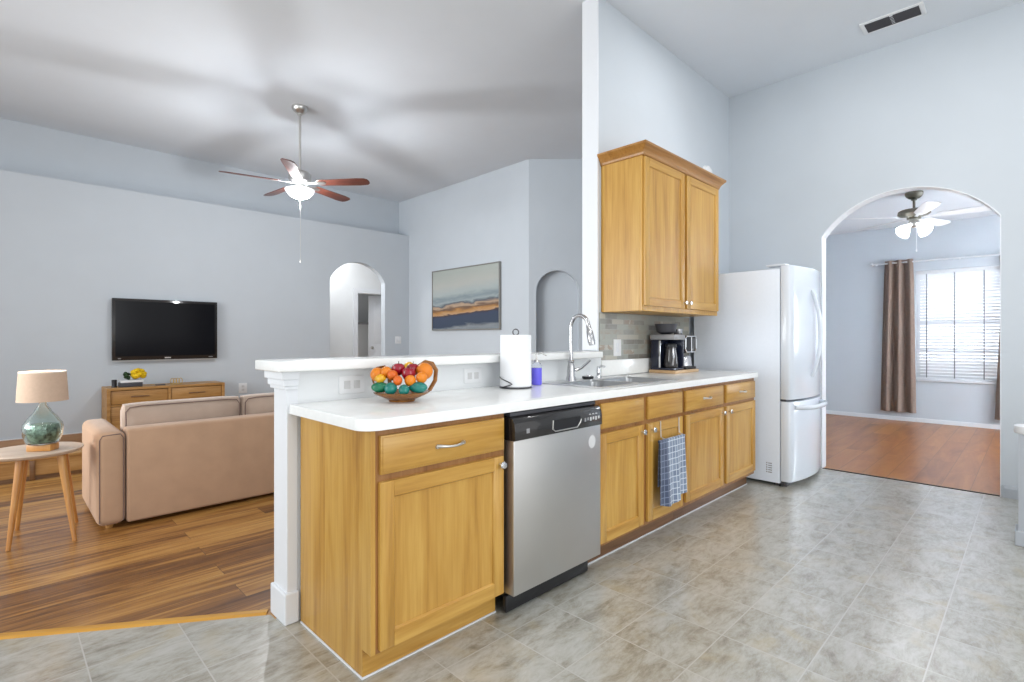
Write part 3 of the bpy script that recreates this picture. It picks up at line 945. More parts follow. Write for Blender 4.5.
# soap bottle
so = thing('soap_bottle', 'clear pump bottle of blue soap beside the paper towel roll', 'soap bottle', (2.26, 2.07, 0.914))
sx, sy = 2.26, 2.07
MB().lathe([(0, 0.9155), (0.028, 0.9155), (0.031, 0.92), (0.031, 1.015), (0.0, 1.015)], (sx, sy, 0), 22).build('liquid', M['soap'], so)
MB().lathe([(0.031, 1.0155), (0.031, 1.03), (0.022, 1.042), (0.014, 1.047), (0, 1.047)], (sx, sy, 0), 22).build('shoulder', M['clear'], so)
MB().lathe([(0, 1.0475), (0.015, 1.0475), (0.015, 1.062), (0.005, 1.064), (0.005, 1.09), (0.011, 1.092), (0.011, 1.10), (0, 1.102)], (sx, sy, 0), 18).tube([(sx, sy, 1.096), (sx+0.02, sy-0.02, 1.1), (sx+0.042, sy-0.042, 1.087)], 0.005, 8).build('pump', M['nickel'], so)

# paper towels on a wire stand
px, py = 2.045, 2.03
ps = thing('paper_towel_stand', 'dark wire stand holding the paper towel roll', 'stand', (px, py, 0.914))
ring = [(px+0.088*math.cos(2*PI*k/28), py+0.088*math.sin(2*PI*k/28), 0.918) for k in range(29)]
MB().tube(ring, 0.0032, 8).build('base_ring', M['wire'], ps)
MB().tube([(px, py, 0.918), (px, py, 1.205)], 0.0035, 8).tube([(px-0.088, py, 0.918), (px+0.088, py, 0.918)], 0.0035, 8).build('post', M['wire'], ps)
lp = [(px+0.016*math.sin(2*PI*k/16)*0.71, py-0.016*math.sin(2*PI*k/16)*0.71, 1.222-0.017*math.cos(2*PI*k/16)) for k in range(17)]
MB().tube(lp, 0.0035, 8).build('loop', M['wire'], ps)
u = Vector((0.71, -0.70, 0)); f = Vector((0.70, 0.71, 0))
c = Vector((px, py, 0))
MB().tube([c-u*0.088-f*0.01+Vector((0, 0, 0.975)), c-u*0.078-f*0.052+Vector((0, 0, 0.968)), c-u*0.03-f*0.089+Vector((0, 0, 0.948)), c-u*0.02-f*0.092+Vector((0, 0, 0.942)), c-u*0.035-f*0.088+Vector((0, 0, 0.935)), c-u*0.07-f*0.055+Vector((0, 0, 0.923)), c-u*0.0876+Vector((0, 0, 0.92))], 0.003, 8).build('tension_arm', M['wire'], ps)
pr = thing('paper_towel_roll', 'white paper towel roll standing on the worktop left of the soap bottle', 'paper towels', (px, py, 0.922))
MB().lathe([(0.02, 0.923), (0.083, 0.923), (0.086, 0.927), (0.086, 1.203), (0.083, 1.207), (0.02, 1.207), (0.02, 0.923)], (px, py, 0), 40).build('roll', M['paper'], pr)
MB().lathe([(0.0195, 0.9235), (0.0195, 1.2075), (0.016, 1.2075), (0.016, 0.9235), (0.0195, 0.9235)], (px, py, 0), 24).build('tube_core', M['tray_wood'], pr)

# ------------------------------------------------------------------ fruit bowl
fc = Vector((1.262, 1.955, 0))
fb = thing('fruit_bowl', 'brown wooden fruit bowl on the worktop near the half wall', 'bowl', (fc.x, fc.y, 0.914))
MB().lathe([(0, 0.9145), (0.055, 0.9145), (0.058, 0.922), (0.085, 0.934), (0.118, 0.949), (0.122, 0.955), (0.116, 0.957), (0.08, 0.944), (0.04, 0.934), (0, 0.932)], tuple(fc), 36).build('dish', M['brown_bowl'], fb)
def pos(uu, ww, z):
    p = fc + u*uu + f*ww
    return Vector((p.x, p.y, z))
def wing(pts, name='rim_wing'):
    MB().tube([pos(*p) for p in pts], 0.010, 8, True, 0.35).build(name, M['brown_bowl'], fb)
wing([(0.03, 0.085, 0.955), (0.035, 0.105, 1.02), (0.05, 0.105, 1.06), (0.085, 0.095, 1.082), (0.12, 0.085, 1.074), (0.14, 0.07, 1.045), (0.138, 0.055, 1.0), (0.115, 0.035, 0.957)])
wing([(-0.105, 0.05, 0.955), (-0.135, 0.05, 0.985), (-0.148, 0.05, 1.025), (-0.125, 0.06, 1.055), (-0.095, 0.07, 1.06), (-0.075, 0.08, 1.03), (-0.07, 0.085, 0.96)])
FR = 'fruit in the brown bowl'
def fruit(name, label, cat, mat, uu, ww, z, r, scale=(1, 1, 1), rot=-0.785, stem=False, kind='ball'):
    p = pos(uu, ww, z+0.004)
    if kind == 'apple':
        b = MB().lathe([(0, -0.78*r), (0.25*r, -0.9*r), (0.6*r, -0.78*r), (0.93*r, -0.25*r), (1.0*r, 0.15*r), (0.85*r, 0.62*r), (0.5*r, 0.85*r), (0.2*r, 0.8*r), (0, 0.62*r)], tuple(p), 22)
    elif kind == 'lemon':
        b = MB().lathe([(0, -1.25*r), (0.16*r, -1.18*r), (0.3*r, -1.02*r), (0.75*r, -0.65*r), (r, 0), (0.75*r, 0.65*r), (0.3*r, 1.02*r), (0.16*r, 1.18*r), (0, 1.25*r)], tuple(p), 22, 'x', mat=Matrix.Rotation(rot, 4, 'Z'))
    else:
        b = MB().ball(p, r, scale, 22, rot)
    t = thing(name, label, cat, tuple(p), FR)
    b.build('skin', mat, t)
    MB().tube([p+Vector((0, 0, r*scale[2]*(0.62 if kind == 'apple' else 0.98))), p+Vector((0.002, 0, r*scale[2]*1.0+0.006))], 0.0016, 6).build('stem', M['stem'], t) if kind == 'apple' else None
    return t
fruit('lime', 'long green fruit at the far left of the front row in the bowl', 'fruit', M['green_fruit'], -0.082, -0.058, 0.976, 0.024, (1.55, 1, 0.95))
fruit('lime', 'teal green round fruit left of the middle in the front row of the bowl', 'fruit', M['teal_fruit'], -0.030, -0.082, 0.973, 0.027, (1, 1, 1))
fruit('lime', 'teal green round fruit right of the middle in the front row of the bowl', 'fruit', M['teal_fruit'], 0.027, -0.086, 0.967, 0.0225, (1.02, 1, 1.05))
fruit('lime', 'long teal green fruit at the far right of the front row in the bowl', 'fruit', M['teal_fruit'], 0.082, -0.060, 0.975, 0.025, (1.6, 1, 0.95))
fruit('lemon', 'yellow lemon lying on the left of the fruit pile', 'lemon', M['lemon'], -0.082, -0.052, 1.012, 0.0205, kind='lemon')
fruit('tangerine', 'small reddish tangerine right above the two round green fruits in the bowl', 'tangerine', M['tangerine'], -0.002, -0.075, 1.006, 0.0215, (0.9, 1, 1))
fruit('tangerine', 'orange tangerine leaning on the right round green fruit', 'tangerine', M['orange'], 0.048, -0.058, 1.004, 0.0245)
fruit('orange', 'golden orange on the right of the pile below the biggest orange', 'orange', M['orange'], 0.094, -0.045, 1.016, 0.0245)
fruit('orange', 'orange at the far left of the pile inside the brown rim', 'orange', M['orange'], -0.108, 0.002, 1.026, 0.031)
fruit('orange', 'orange behind the lemon in the left half of the pile', 'orange', M['orange'], -0.066, -0.010, 1.036, 0.026)
fruit('tangerine', 'reddish tangerine between the left orange and the red apples', 'tangerine', M['tangerine'], -0.032, -0.040, 1.026, 0.0225)
fruit('apple', 'dark red apple on top of the pile left of the middle', 'apple', M['red_apple'], -0.018, 0.012, 1.048, 0.030, kind='apple')
fruit('apple', 'dark red apple in the middle of the pile in front of the biggest orange', 'apple', M['red_apple'], 0.034, -0.022, 1.030, 0.031, kind='apple')
fruit('apple', 'red apple at the back of the pile under the brown rim', 'apple', M['red_apple'], 0.040, 0.045, 1.045, 0.030, kind='apple')
fruit('orange', 'biggest orange at the right of the pile under the tall brown rim', 'orange', M['orange'], 0.096, 0.020, 1.040, 0.037)
fruit('pear', 'yellow fruit peeking out at the back of the pile', 'fruit', M['lemon'], 0.015, 0.085, 1.04, 0.032, (0.9, 0.9, 1.2))

# ------------------------------------------------------------------ dishwasher
DX0, DX1 = 1.552, 2.184
dw = thing('dishwasher', 'stainless steel dishwasher with black control panel under the worktop', 'dishwasher', (1.868, 1.9, 0))
MB().box(DX0, DX1, 1.625, 2.165, 0.085, 0.868).build('tub', M['black'], dw, False)
MB().box(DX0+0.012, DX1-0.012, 1.585, 1.62, 0.852, 0.868, 0.002).build('vent_strip', M['dark_grey'], dw)
MB().box(DX0+0.004, DX1-0.004, 1.556, 1.624, 0.092, 0.752, 0.004).build('door', M['steel'], dw)
cp = MB().prism([(1.548, 0.753), (1.548, 0.80), (1.552, 0.825), (1.565, 0.845), (1.585, 0.85), (1.624, 0.85), (1.624, 0.753)], 'x', DX0+0.004, DX1-0.004, 0.002).build('control_panel', M['black_gloss'], dw)
hx0, hx1 = 1.80, 2.0
MB().prism([(hx0, 0.765), (hx1-0.02, 0.765), (hx1+0.005, 0.80), (hx1, 0.815), (hx0, 0.815)], 'y', 1.5455, 1.548).build('handle_recess', M['black'], cp)
MB().tube([(hx0, 1.546, 0.815), (hx0-0.003, 1.546, 0.775), (hx0+0.015, 1.546, 0.764), (hx1-0.025, 1.546, 0.764), (hx1, 1.546, 0.785), (hx1+0.006, 1.546, 0.80)], 0.003, 8).build('handle_rim', M['nickel'], cp)
MB().box(1.625, 1.645, 1.5462, 1.548, 0.778, 0.798, 0.0005).build('badge', M['grey'], cp)
for k in range(6):
    bx = 2.035+0.022*k
    MB().box(bx, bx+0.012, 1.5465, 1.549, 0.782 + (0.004 if k % 2 else 0), 0.80, 0.0008).build('button', M['lightgrey'] if k > 1 else M['grey'], cp)
for k in range(3):
    bx = 2.075+0.026*k
    MB().box(bx, bx+0.012, 1.547, 1.5525, 0.812, 0.816, 0.0005).build('button', M['lightgrey'], cp)
MB().lathe([(0, 0.0008), (0.028, 0.0008), (0.028, 0)], (2.106, 1.556, 0.675), 28, 'y', (1, 1.15, 1)).build('sticker', M['lightgrey'], dw)
MB().box(DX0+0.002, DX1-0.05, 1.60, 1.624, 0.008, 0.080, 0.006).build('kick_plate', M['black'], dw)

# ------------------------------------------------------------------ refrigerator
rf = thing('refrigerator', 'white bottom-freezer refrigerator between the oak cabinets and the arch', 'refrigerator', (4.87, 1.75, 0))
FX0, FX1 = 4.45, 5.285
MB().box(FX0, FX1, 1.442, 2.165, 0.025, 1.745, 0.006).build('body', M['fridge_side'], rf)
def door_prof():
    p = [(FX0, 1.436), (FX0, 1.385), (FX0+0.004, 1.372), (FX0+0.014, 1.362)]
    n = 18
    for k in range(1, n):
        t = k/n
        p.append((FX0+0.014+(FX1-FX0-0.028)*t, 1.362-0.052*math.sin(PI*t)**0.8))
    p += [(FX1-0.014, 1.362), (FX1-0.004, 1.372), (FX1, 1.385), (FX1, 1.436)]
    return p
fd = MB().prism(door_prof(), 'z', 0.700, 1.768, 0.004, 2).build('door', M['fridge'], rf)
fz = MB().prism(door_prof(), 'z', 0.045, 0.682, 0.004, 2).build('freezer_drawer', M['fridge'], rf)
MB().box(FX0+0.01, FX1-0.01, 1.40, 1.442, 0.683, 0.699).build('gasket', M['dark_grey'], rf)
MB().box(FX0, FX0+0.11, 1.40, 1.55, 1.7685, 1.785, 0.005).build('hinge_cover', M['fridge'], rf)
hp = []
for k in range(17):
    t = k/16
    hp.append((4.80+0.03*math.sin(PI*t), 1.312-0.062*math.sin(PI*t)**0.7, 0.87+0.715*t))
MB().tube(hp, [0.012+0.004*math.sin(PI*k/16) for k in range(17)], 12).build('handle', M['fridge'], fd)
hp = []
for k in range(17):
    t = k/16
    hp.append((4.50+0.60*t, 1.340-0.052*math.sin(PI*t)**0.8-0.055*min(1, 6*t, 6*(1-t))**0.6, 0.640))
MB().tube(hp, 0.016, 12, True, 1.2).build('handle', M['fridge'], fz)
lb = MB()
for k in range(5):
    lb.box(FX0-0.0012, FX0, 1.50+0.001, 1.53, 0.10+0.018*k, 0.108+0.018*k)
    lb.box(FX0-0.0012, FX0, 1.536, 1.545, 0.10+0.018*k, 0.110+0.018*k)
lb.build('label', M['grey'], rf, False)
MB().box(FX0+0.03, FX1-0.03, 1.40, 1.50, 0.0, 0.04, 0.004).build('toe_grille', M['dark_grey'], rf)
for yy in (1.44, 2.10):
    for xx in (FX0+0.03, FX1-0.03):
        MB().lathe([(0, 0), (0.018, 0), (0.018, 0.026), (0, 0.026)], (xx, yy, 0), 14).build('foot', M['black'], rf)

# ------------------------------------------------------------------ coffee corner
tr = thing('coffee_tray', 'light wooden tray under the coffee machines by the refrigerator', 'tray', (3.89, 2.06, 0.914))
MB().box(3.70, 4.09, 1.945, 2.175, 0.9145, 0.938, 0.004).build('board', M['tray_wood'], tr)
cm = thing('coffee_maker', 'drip coffee maker with navy tank and glass carafe on the left of the tray', 'coffee maker', (3.77, 2.07, 0.938))
MB().box(3.708, 3.875, 2.085, 2.165, 0.955, 1.175, 0.008).box(3.855, 3.875, 1.965, 2.085, 0.955, 1.175, 0.004).box(3.708, 3.875, 1.965, 2.165, 0.9385, 0.956, 0.004).build('body', M['navy'], cm)
MB().box(3.702, 3.878, 1.955, 2.168, 1.176, 1.218, 0.008).build('top', M['grey'], cm)
cf = MB().lathe([(0, 0.9565), (0.048, 0.9565), (0.054, 0.966), (0.053, 1.0), (0.046, 1.06), (0.040, 1.105), (0.042, 1.118), (0, 1.118)], (3.772, 2.022, 0), 26).build('carafe', M['coffee_dark'], cm)
MB().lathe([(0, 1.1185), (0.044, 1.1185), (0.044, 1.14), (0.03, 1.147), (0, 1.147)], (3.772, 2.022, 0), 24).build('lid', M['black'], cf)
MB().tube([(3.745, 1.99, 1.12), (3.714, 1.972, 1.112), (3.702, 1.962, 1.04), (3.722, 1.982, 0.98)], 0.007, 8).build('handle', M['silver_cup'], cf)
MB().box(3.703, 3.709, 2.075, 2.09, 0.957, 1.17, 0.002).build('chrome_strip', M['chrome'], cm)
bw = thing('bowl', 'small dark bowl on top of the drip coffee maker', 'bowl', (3.79, 2.075, 1.218))
MB().lathe([(0, 1.2185), (0.035, 1.2185), (0.072, 1.238), (0.088, 1.302), (0.084, 1.302), (0.068, 1.242), (0, 1.23)], (3.79, 2.075, 0), 28).build('shell', M['dark_grey'], bw)
pm = thing('pod_coffee_machine', 'black and chrome espresso machine on the right of the tray', 'coffee machine', (4.0, 2.06, 0.938))
MB().box(3.90, 4.075, 1.96, 2.165, 0.9385, 0.958, 0.005).box(3.915, 4.065, 2.09, 2.165, 0.958, 1.08, 0.006).build('body', M['black'], pm)
hd = MB().prism([(3.885, 1.10), (3.91, 1.07), (4.06, 1.07), (4.085, 1.10), (4.085, 1.19), (4.06, 1.21), (3.91, 1.21), (3.885, 1.19)], 'y', 1.965, 2.165, 0.006).build('head', M['black'], pm)
fr_ = [(3.893, 1.1025), (3.914, 1.0775), (4.056, 1.0775), (4.077, 1.1025), (4.077, 1.187), (4.056, 1.203), (3.914, 1.203), (3.893, 1.187), (3.893, 1.1025)]
MB().tube([(a, 1.962, b) for a, b in fr_], 0.006, 8).tube([(3.995, 1.962, 1.0775), (3.995, 1.962, 1.203)], 0.005, 8).build('chrome_trim', M['chrome'], hd)
MB().box(3.888, 3.906, 1.958, 1.966, 1.115, 1.185, 0.003).build('side_trim', M['white_plastic'], hd)
MB().lathe([(0, 0.9585), (0.058, 0.9585), (0.064, 0.966), (0.058, 1.03), (0.046, 1.048), (0, 1.05)], (3.985, 2.024, 0), 26).build('jug', M['silver_cup'], pm)
cu = thing('metal_cup', 'small silver cup on top of the espresso machine', 'cup', (3.94, 2.05, 1.21))
MB().lathe([(0, 1.2105), (0.03, 1.2105), (0.033, 1.215), (0.036, 1.262), (0.033, 1.262), (0.03, 1.22), (0, 1.216)], (3.94, 2.05, 0), 24).build('shell', M['silver_cup'], cu)

# towel on an over-the-door bar
tb = thing('towel_bar', 'thin metal over-the-door towel bar on the sink cabinet door', 'towel bar', (2.93, 1.57, 0.6))
for bx in (2.815, 3.04):
    MB().tube([(bx, 1.5765, 0.694), (bx, 1.5765, 0.66), (bx, 1.574, 0.60), (bx, 1.545, 0.588)], 0.0035, 8).build('hook', M['nickel'], tb)
MB().tube([(2.80, 1.545, 0.585), (3.055, 1.545, 0.585)], 0.004, 8).build('bar', M['nickel'], tb)
tw = bmesh.new()
nx, nz = 26, 30
def towel_pt(i, j):
    a = i/nx
    s = j/nz
    xx = 2.735 + 0.30*a + 0.018*s*math.sin(2.2*a+0.5)
    fold = 0.010*math.sin(a*17+0.8*s)*(0.35+0.65*s) + 0.006*math.sin(a*7+1)
    if s < 0.42:        # back drop, from its hem up to the bar
        t_ = s/0.42
        z_ = 0.32 + (0.585-0.32)*t_
        y_ = 1.557
        return (xx+0.006, y_ - 0.004*t_ + 0.3*fold*(1-t_) - 0.004, z_)
    if s < 0.52:
        t_ = (s-0.42)/0.10*PI
        return (xx, 1.545 + 0.0085*math.cos(t_), 0.585+0.0085*math.sin(t_))
    t_ = (s-0.52)/0.48
    low = 0.215 - 0.02*math.sin(a*5)
    return (xx, 1.5365 - 0.012*t_ + fold*t_, 0.585-(0.585-low)*t_)
g = [[tw.verts.new(towel_pt(i, j)) for j in range(nz+1)] for i in range(nx+1)]
for i in range(nx):
    for j in range(nz):
        tw.faces.new((g[i][j], g[i+1][j], g[i+1][j+1], g[i][j+1]))
bmesh.ops.recalc_face_normals(tw, faces=list(tw.faces))
bmesh.ops.solidify(tw, geom=list(tw.faces), thickness=0.0025)
tag(MB().merge(tw).build('dish_towel', M['towel']), 'blue-grey checked dish towel hanging over the bar on the sink cabinet door', 'towel')

# ------------------------------------------------------------------ outlets, switches
def plate(name, label, cat, loc, w, h, axis, slots, group='white wall plates'):
    """axis: the outward direction of the plate, '-y' or '-x'"""
    t = thing(name, label, cat, loc, group)
    x, y, z = loc
    if axis == '-y':
        MB().box(x-w/2, x+w/2, y-0.005, y, z-h/2, z+h/2, 0.0015).build('cover', M['white_plastic'], t)
        for sx_, sz_, sw, sh in slots:
            MB().box(x+sx_-sw/2, x+sx_+sw/2, y-0.0075, y-0.004, z+sz_-sh/2, z+sz_+sh/2, 0.001).build('rocker' if cat == 'switch' else 'socket', M['trim'] if cat == 'switch' else M['lightgrey'], t)
    else:
        MB().box(x-0.005, x, y-w/2, y+w/2, z-h/2, z+h/2, 0.0015).build('cover', M['white_plastic'], t)
        for sx_, sz_, sw, sh in slots:
            MB().box(x-0.0075, x-0.004, y+sx_-sw/2, y+sx_+sw/2, z+sz_-sh/2, z+sz_+sh/2, 0.001).build('rocker', M['trim'], t)
    return t
hs = [(-0.024, 0, 0.03, 0.036), (0.024, 0, 0.03, 0.036)]
plate('outlet', 'white sideways outlet on the half wall left of the fruit bowl', 'outlet', (1.15, 2.195, 0.979), 0.125, 0.08, '-y', hs)
plate('outlet', 'white sideways outlet on the half wall between fruit bowl and paper towels', 'outlet', (1.872, 2.195, 0.982), 0.125, 0.08, '-y', hs)
plate('light_switch', 'white switch plate on the slate backsplash behind the faucet', 'switch', (3.30, 2.208, 1.118), 0.10, 0.125, '-y', [(0, 0, 0.035, 0.068)])
plate('light_switch', 'white switch plate right of the living room arch', 'switch', (5.00, 7.865, 1.155), 0.12, 0.125, '-y', [(-0.025, 0, 0.032, 0.066), (0.025, 0, 0.032, 0.066)])
plate('outlet', 'white outlet low on the television wall right of the credenza', 'outlet', (2.47, 7.865, 0.487), 0.11, 0.14, '-y', [(0, 0.024, 0.036, 0.03), (0, -0.024, 0.036, 0.03)])
al = thing('wall_dome', 'small white dome on the wall above the wall cabinet', 'dome', (4.81, 2.219, 2.762))
MB().lathe([(0, 0.055), (0.03, 0.052), (0.065, 0.03), (0.075, 0.0), (0, 0)], (4.81, 2.219, 2.762), 24, 'y').build('cover', M['white_plastic'], al)

# ceiling vent and recessed lamp
ve = thing('ceiling_vent', 'white ceiling vent with dark louvres above the kitchen', 'vent', (4.91, 0.78, CEIL))
MB().box(4.82, 5.01, 0.58, 0.61, CEIL-0.012, CEIL, 0.003).box(4.82, 5.01, 0.95, 0.98, CEIL-0.012, CEIL, 0.003).box(4.82, 4.845, 0.61, 0.95, CEIL-0.012, CEIL, 0.003).box(4.985, 5.01, 0.61, 0.95, CEIL-0.012, CEIL, 0.003).box(4.845, 4.985, 0.77, 0.79, CEIL-0.012, CEIL).build('frame', M['white_plastic'], ve)
MB().box(4.845, 4.985, 0.61, 0.95, CEIL-0.003, CEIL-0.001).build('duct', M['black'], ve, False)
sl = MB()
for k in range(6):
    sl.box(-0.011, 0.011, 0.61, 0.95, -0.001, 0.001, mat=Matrix.Translation((4.857+0.0232*k, 0, CEIL-0.009)) @ Matrix.Rotation(0.7, 4, 'Y'))
sl.build('louvres', M['dark_grey'], ve, False)
rl = thing('recessed_lamp', 'round recessed ceiling lamp at the top edge of the kitchen ceiling', 'lamp', (3.79, 1.435, CEIL))
MB().lathe([(0.075, -0.001), (0.095, -0.001), (0.1, -0.006), (0.095, -0.010), (0.075, -0.008), (0.075, -0.001)], (3.79, 1.435, CEIL), 32).build('trim_ring', M['trim'], rl)
MB().lathe([(0, -0.004), (0.0745, -0.004), (0.0745, -0.001), (0, -0.001)], (3.79, 1.435, CEIL), 32).build('lens', plain('lit_lens', (1, 1, 1), 0.5, emit=6.0, var=0.0), rl)
lamp('recessed_lamp_light', 'AREA', (3.79, 1.435, CEIL-0.02), 7, (0.98, 0.99, 1), 0.14, (0, 0, 0), rl)

# ------------------------------------------------------------------ living room: sofa
SX, SY = 0.437, 4.03
sf = thing('sofa', 'beige fabric sofa seen from behind facing the television', 'sofa', (1.6, 4.5, 0))
W, D = 2.5, 0.80
MB().box(SX+0.15, SX+W-0.15, SY, SY+0.16, 0.025, 0.615, 0.018, 3).build('back_frame', M['sofa'], sf)
MB().box(SX+0.15, SX+W-0.15, SY+0.16, SY+D-0.04, 0.025, 0.29, 0.012).build('seat_base', M['sofa'], sf)
for x0 in (SX, SX+W-0.148):
    a = MB().box(x0, x0+0.148, SY+0.002, SY+D, 0.025, 0.605, 0.045, 5)
    ao_ = a.build('armrest', M['sofa'], sf)
    xi = x0+0.15 if x0 == SX else x0-0.002
    MB().tube([(x0+0.015, SY+0.012, 0.05), (x0+0.015, SY+0.012, 0.56), (x0+0.03, SY+0.012, 0.585), (x0+0.118, SY+0.012, 0.59), (x0+0.134, SY+0.012, 0.565), (x0+0.134, SY+0.012, 0.05)], 0.0035, 6).build('piping', M['piping'], ao_)
cw = (W-0.30)/3
def pillow(x0, x1, y0, y1, z0, z1, puff, tilt=0.0):
    t = bmesh.new()
    bmesh.ops.create_cube(t, size=1)
    bmesh.ops.subdivide_edges(t, edges=list(t.edges), cuts=6, use_grid_fill=True)
    for v in t.verts:
        p = v.co*2
        k = (1-abs(p.x)**4)*(1-abs(p.z)**4) if (y1-y0) < (z1-z0) else (1-abs(p.x)**4)*(1-abs(p.y)**4)
        q = Vector(p)
        if (y1-y0) < (z1-z0):
            q.y = p.y*(1+puff*k)
            e_ = max(abs(p.x), abs(p.z))
            q.y *= (1-0.35*max(0, (e_-0.8)/0.2)**2)
        else:
            q.z = p.z*(1+puff*k)
            e_ = max(abs(p.x), abs(p.y))
            q.z *= (1-0.3*max(0, (e_-0.8)/0.2)**2)
        v.co = Vector(((x0+x1)/2+q.x*(x1-x0)/2, (y0+y1)/2+q.y*(y1-y0)/2 + tilt*(p.z+1)*0.5, (z0+z1)/2+q.z*(z1-z0)/2))
    bmesh.ops.smooth_vert(t, verts=list(t.verts), factor=0.5, use_axis_x=True, use_axis_y=True, use_axis_z=True)
    return t
for k in range(3):
    x0 = SX+0.152+cw*k
    MB().merge(pillow(x0+0.003, x0+cw-0.003, SY+0.33, SY+D-0.03, 0.295, 0.44, 0.12)).build('seat_cushion', M['sofa_light'], sf)
    bc = MB().merge(pillow(x0+0.003, x0+cw-0.003, SY+0.185, SY+0.33, 0.40, 0.752, 0.15)).build('back_cushion', M['sofa_light'], sf)
    MB().tube([(x0+0.02, SY+0.19, 0.60), (x0+0.02, SY+0.19, 0.70), (x0+0.04, SY+0.188, 0.728), (x0+0.1, SY+0.186, 0.736), (x0+cw-0.1, SY+0.186, 0.736), (x0+cw-0.04, SY+0.188, 0.728), (x0+cw-0.02, SY+0.19, 0.70), (x0+cw-0.02, SY+0.19, 0.60)], 0.004, 6).build('piping', M['piping'], bc)
for xx in (SX+0.07, SX+W-0.07):
    for yy in (SY+0.07, SY+D-0.07):
        MB().lathe([(0, 0), (0.018, 0), (0.026, 0.0245), (0, 0.0245)], (xx, yy, 0), 14).build('leg', M['walnut_x'], sf)

# side table
tcx, tcy, tz = 0.16, 4.19, 0.53
stb = thing('side_table', 'round pale side table on splayed wooden legs beside the sofa', 'table', (tcx, tcy, 0))
MB().lathe([(0, tz-0.026), (0.205, tz-0.026), (0.224, tz-0.018), (0.232, tz-0.006), (0.231, tz-0.001), (0.227, tz), (0, tz)], (tcx, tcy, 0), 56).build('table_top', M['table_top'], stb)
for bx, by in ((0.049, 4.046), (0.33, 3.975), (0.094, 4.449), (0.37, 4.37)):
    tx, ty = tcx+0.01+(bx-tcx)*0.62, tcy+0.01+(by-tcy)*0.62
    MB().tube([(tx, ty, tz-0.027), (tx+(bx-tx)*0.12, ty+(by-ty)*0.12, tz-0.10), (bx, by, 0.0)], [0.021, 0.020, 0.011], 14).build('leg', M['table_leg'], stb)

# table lamp
lx, ly = 0.197, 4.108
tl = thing('table_lamp', 'table lamp with green glass jug base and beige drum shade on the side table', 'lamp', (lx, ly, tz))
MB().box(-0.062, 0.062, -0.04, 0.04, tz+0.001, tz+0.04, 0.005, mat=Matrix.Translation((lx, ly, 0)) @ Matrix.Rotation(-0.6, 4, 'Z')).build('plinth', M['table_leg'], tl)
z0 = tz+0.0405
gl = MB().lathe([(0, z0), (0.064, z0), (0.076, z0+0.01), (0.090, z0+0.05), (0.094, z0+0.09), (0.090, z0+0.118), (0.07, z0+0.15), (0.042, z0+0.188), (0.022, z0+0.225), (0.015, z0+0.25), (0.011, z0+0.25), (0.018, z0+0.222), (0.038, z0+0.186), (0.066, z0+0.147), (0.086, z0+0.116), (0.09, z0+0.09), (0.086, z0+0.052), (0.073, z0+0.014), (0.062, z0+0.006), (0, z0+0.006)], (lx, ly, 0), 36)
gl.build('glass_jug', M['green_glass'], tl)
MB().lathe([(0, z0+0.0065), (0.05, z0+0.0065), (0.07, z0+0.03), (0.078, z0+0.08), (0.07, z0+0.115), (0.0, z0+0.12)], (lx, ly, 0), 9).build('mottled_lining', M['mercury'], tl)
MB().lathe([(0, z0+0.2505), (0.024, z0+0.2505), (0.024, z0+0.262), (0.012, z0+0.266), (0.012, z0+0.30), (0, z0+0.30)], (lx, ly, 0), 20).build('socket', M['chrome'], tl)
sz0, sz1 = 0.822, 0.992
sh = MB().lathe([(0.117, sz0), (0.107, sz1), (0.104, sz1), (0.114, sz0), (0.117, sz0)], (lx, ly, 0), 48).build('lamp_shade', M['shade'], tl)
MB().lathe([(0.1076, sz1-0.004), (0.1082, sz1+0.003), (0.1035, sz1+0.003), (0.1038, sz1-0.004)], (lx, ly, 0), 48).build('shade_trim', M['shade_rim'], sh)
MB().ball((lx, ly, 0.90), 0.028).build('bulb', plain('warm_bulb', (1, 0.85, 0.65), 0.4, emit=4.0, ecol=(1, 0.7, 0.4), var=0.0), tl)
lamp('table_lamp_light', 'POINT', (lx, ly, 0.95), 2.2, (1, 0.72, 0.45), 0.03, (0, 0, 0), tl)

# low wooden bench on the far side of the sofa
bn = thing('low_bench', 'low brown wooden bench with a back board behind the side table', 'bench', (0.1, 6.1, 0))
MB().box(-0.55, 0.62, 5.90, 6.28, 0.165, 0.19, 0.004).build('top', M['walnut_x'], bn)
MB().box(-0.53, 0.60, 5.915, 5.93, 0.035, 0.164).box(-0.53, 0.60, 6.25, 6.27, 0.0, 0.164).box(-0.53, -0.51, 5.93, 6.25, 0, 0.164).box(0.58, 0.60, 5.93, 6.25, 0, 0.164).build('body', M['walnut_x'], bn, False)
MB().box(-0.53, 0.60, 5.92, 5.93, 0.0, 0.034).build('plinth', M['oak_dark'], bn, False)
MB().box(0.20, 0.235, 5.902, 5.914, 0.0, 0.164, 0.002).build('divider', M['oak_dark'], bn)
MB().box(-0.55, 0.62, 6.281, 6.305, 0.0, 0.30, 0.004).build('back_board', M['bench_wood'], bn)

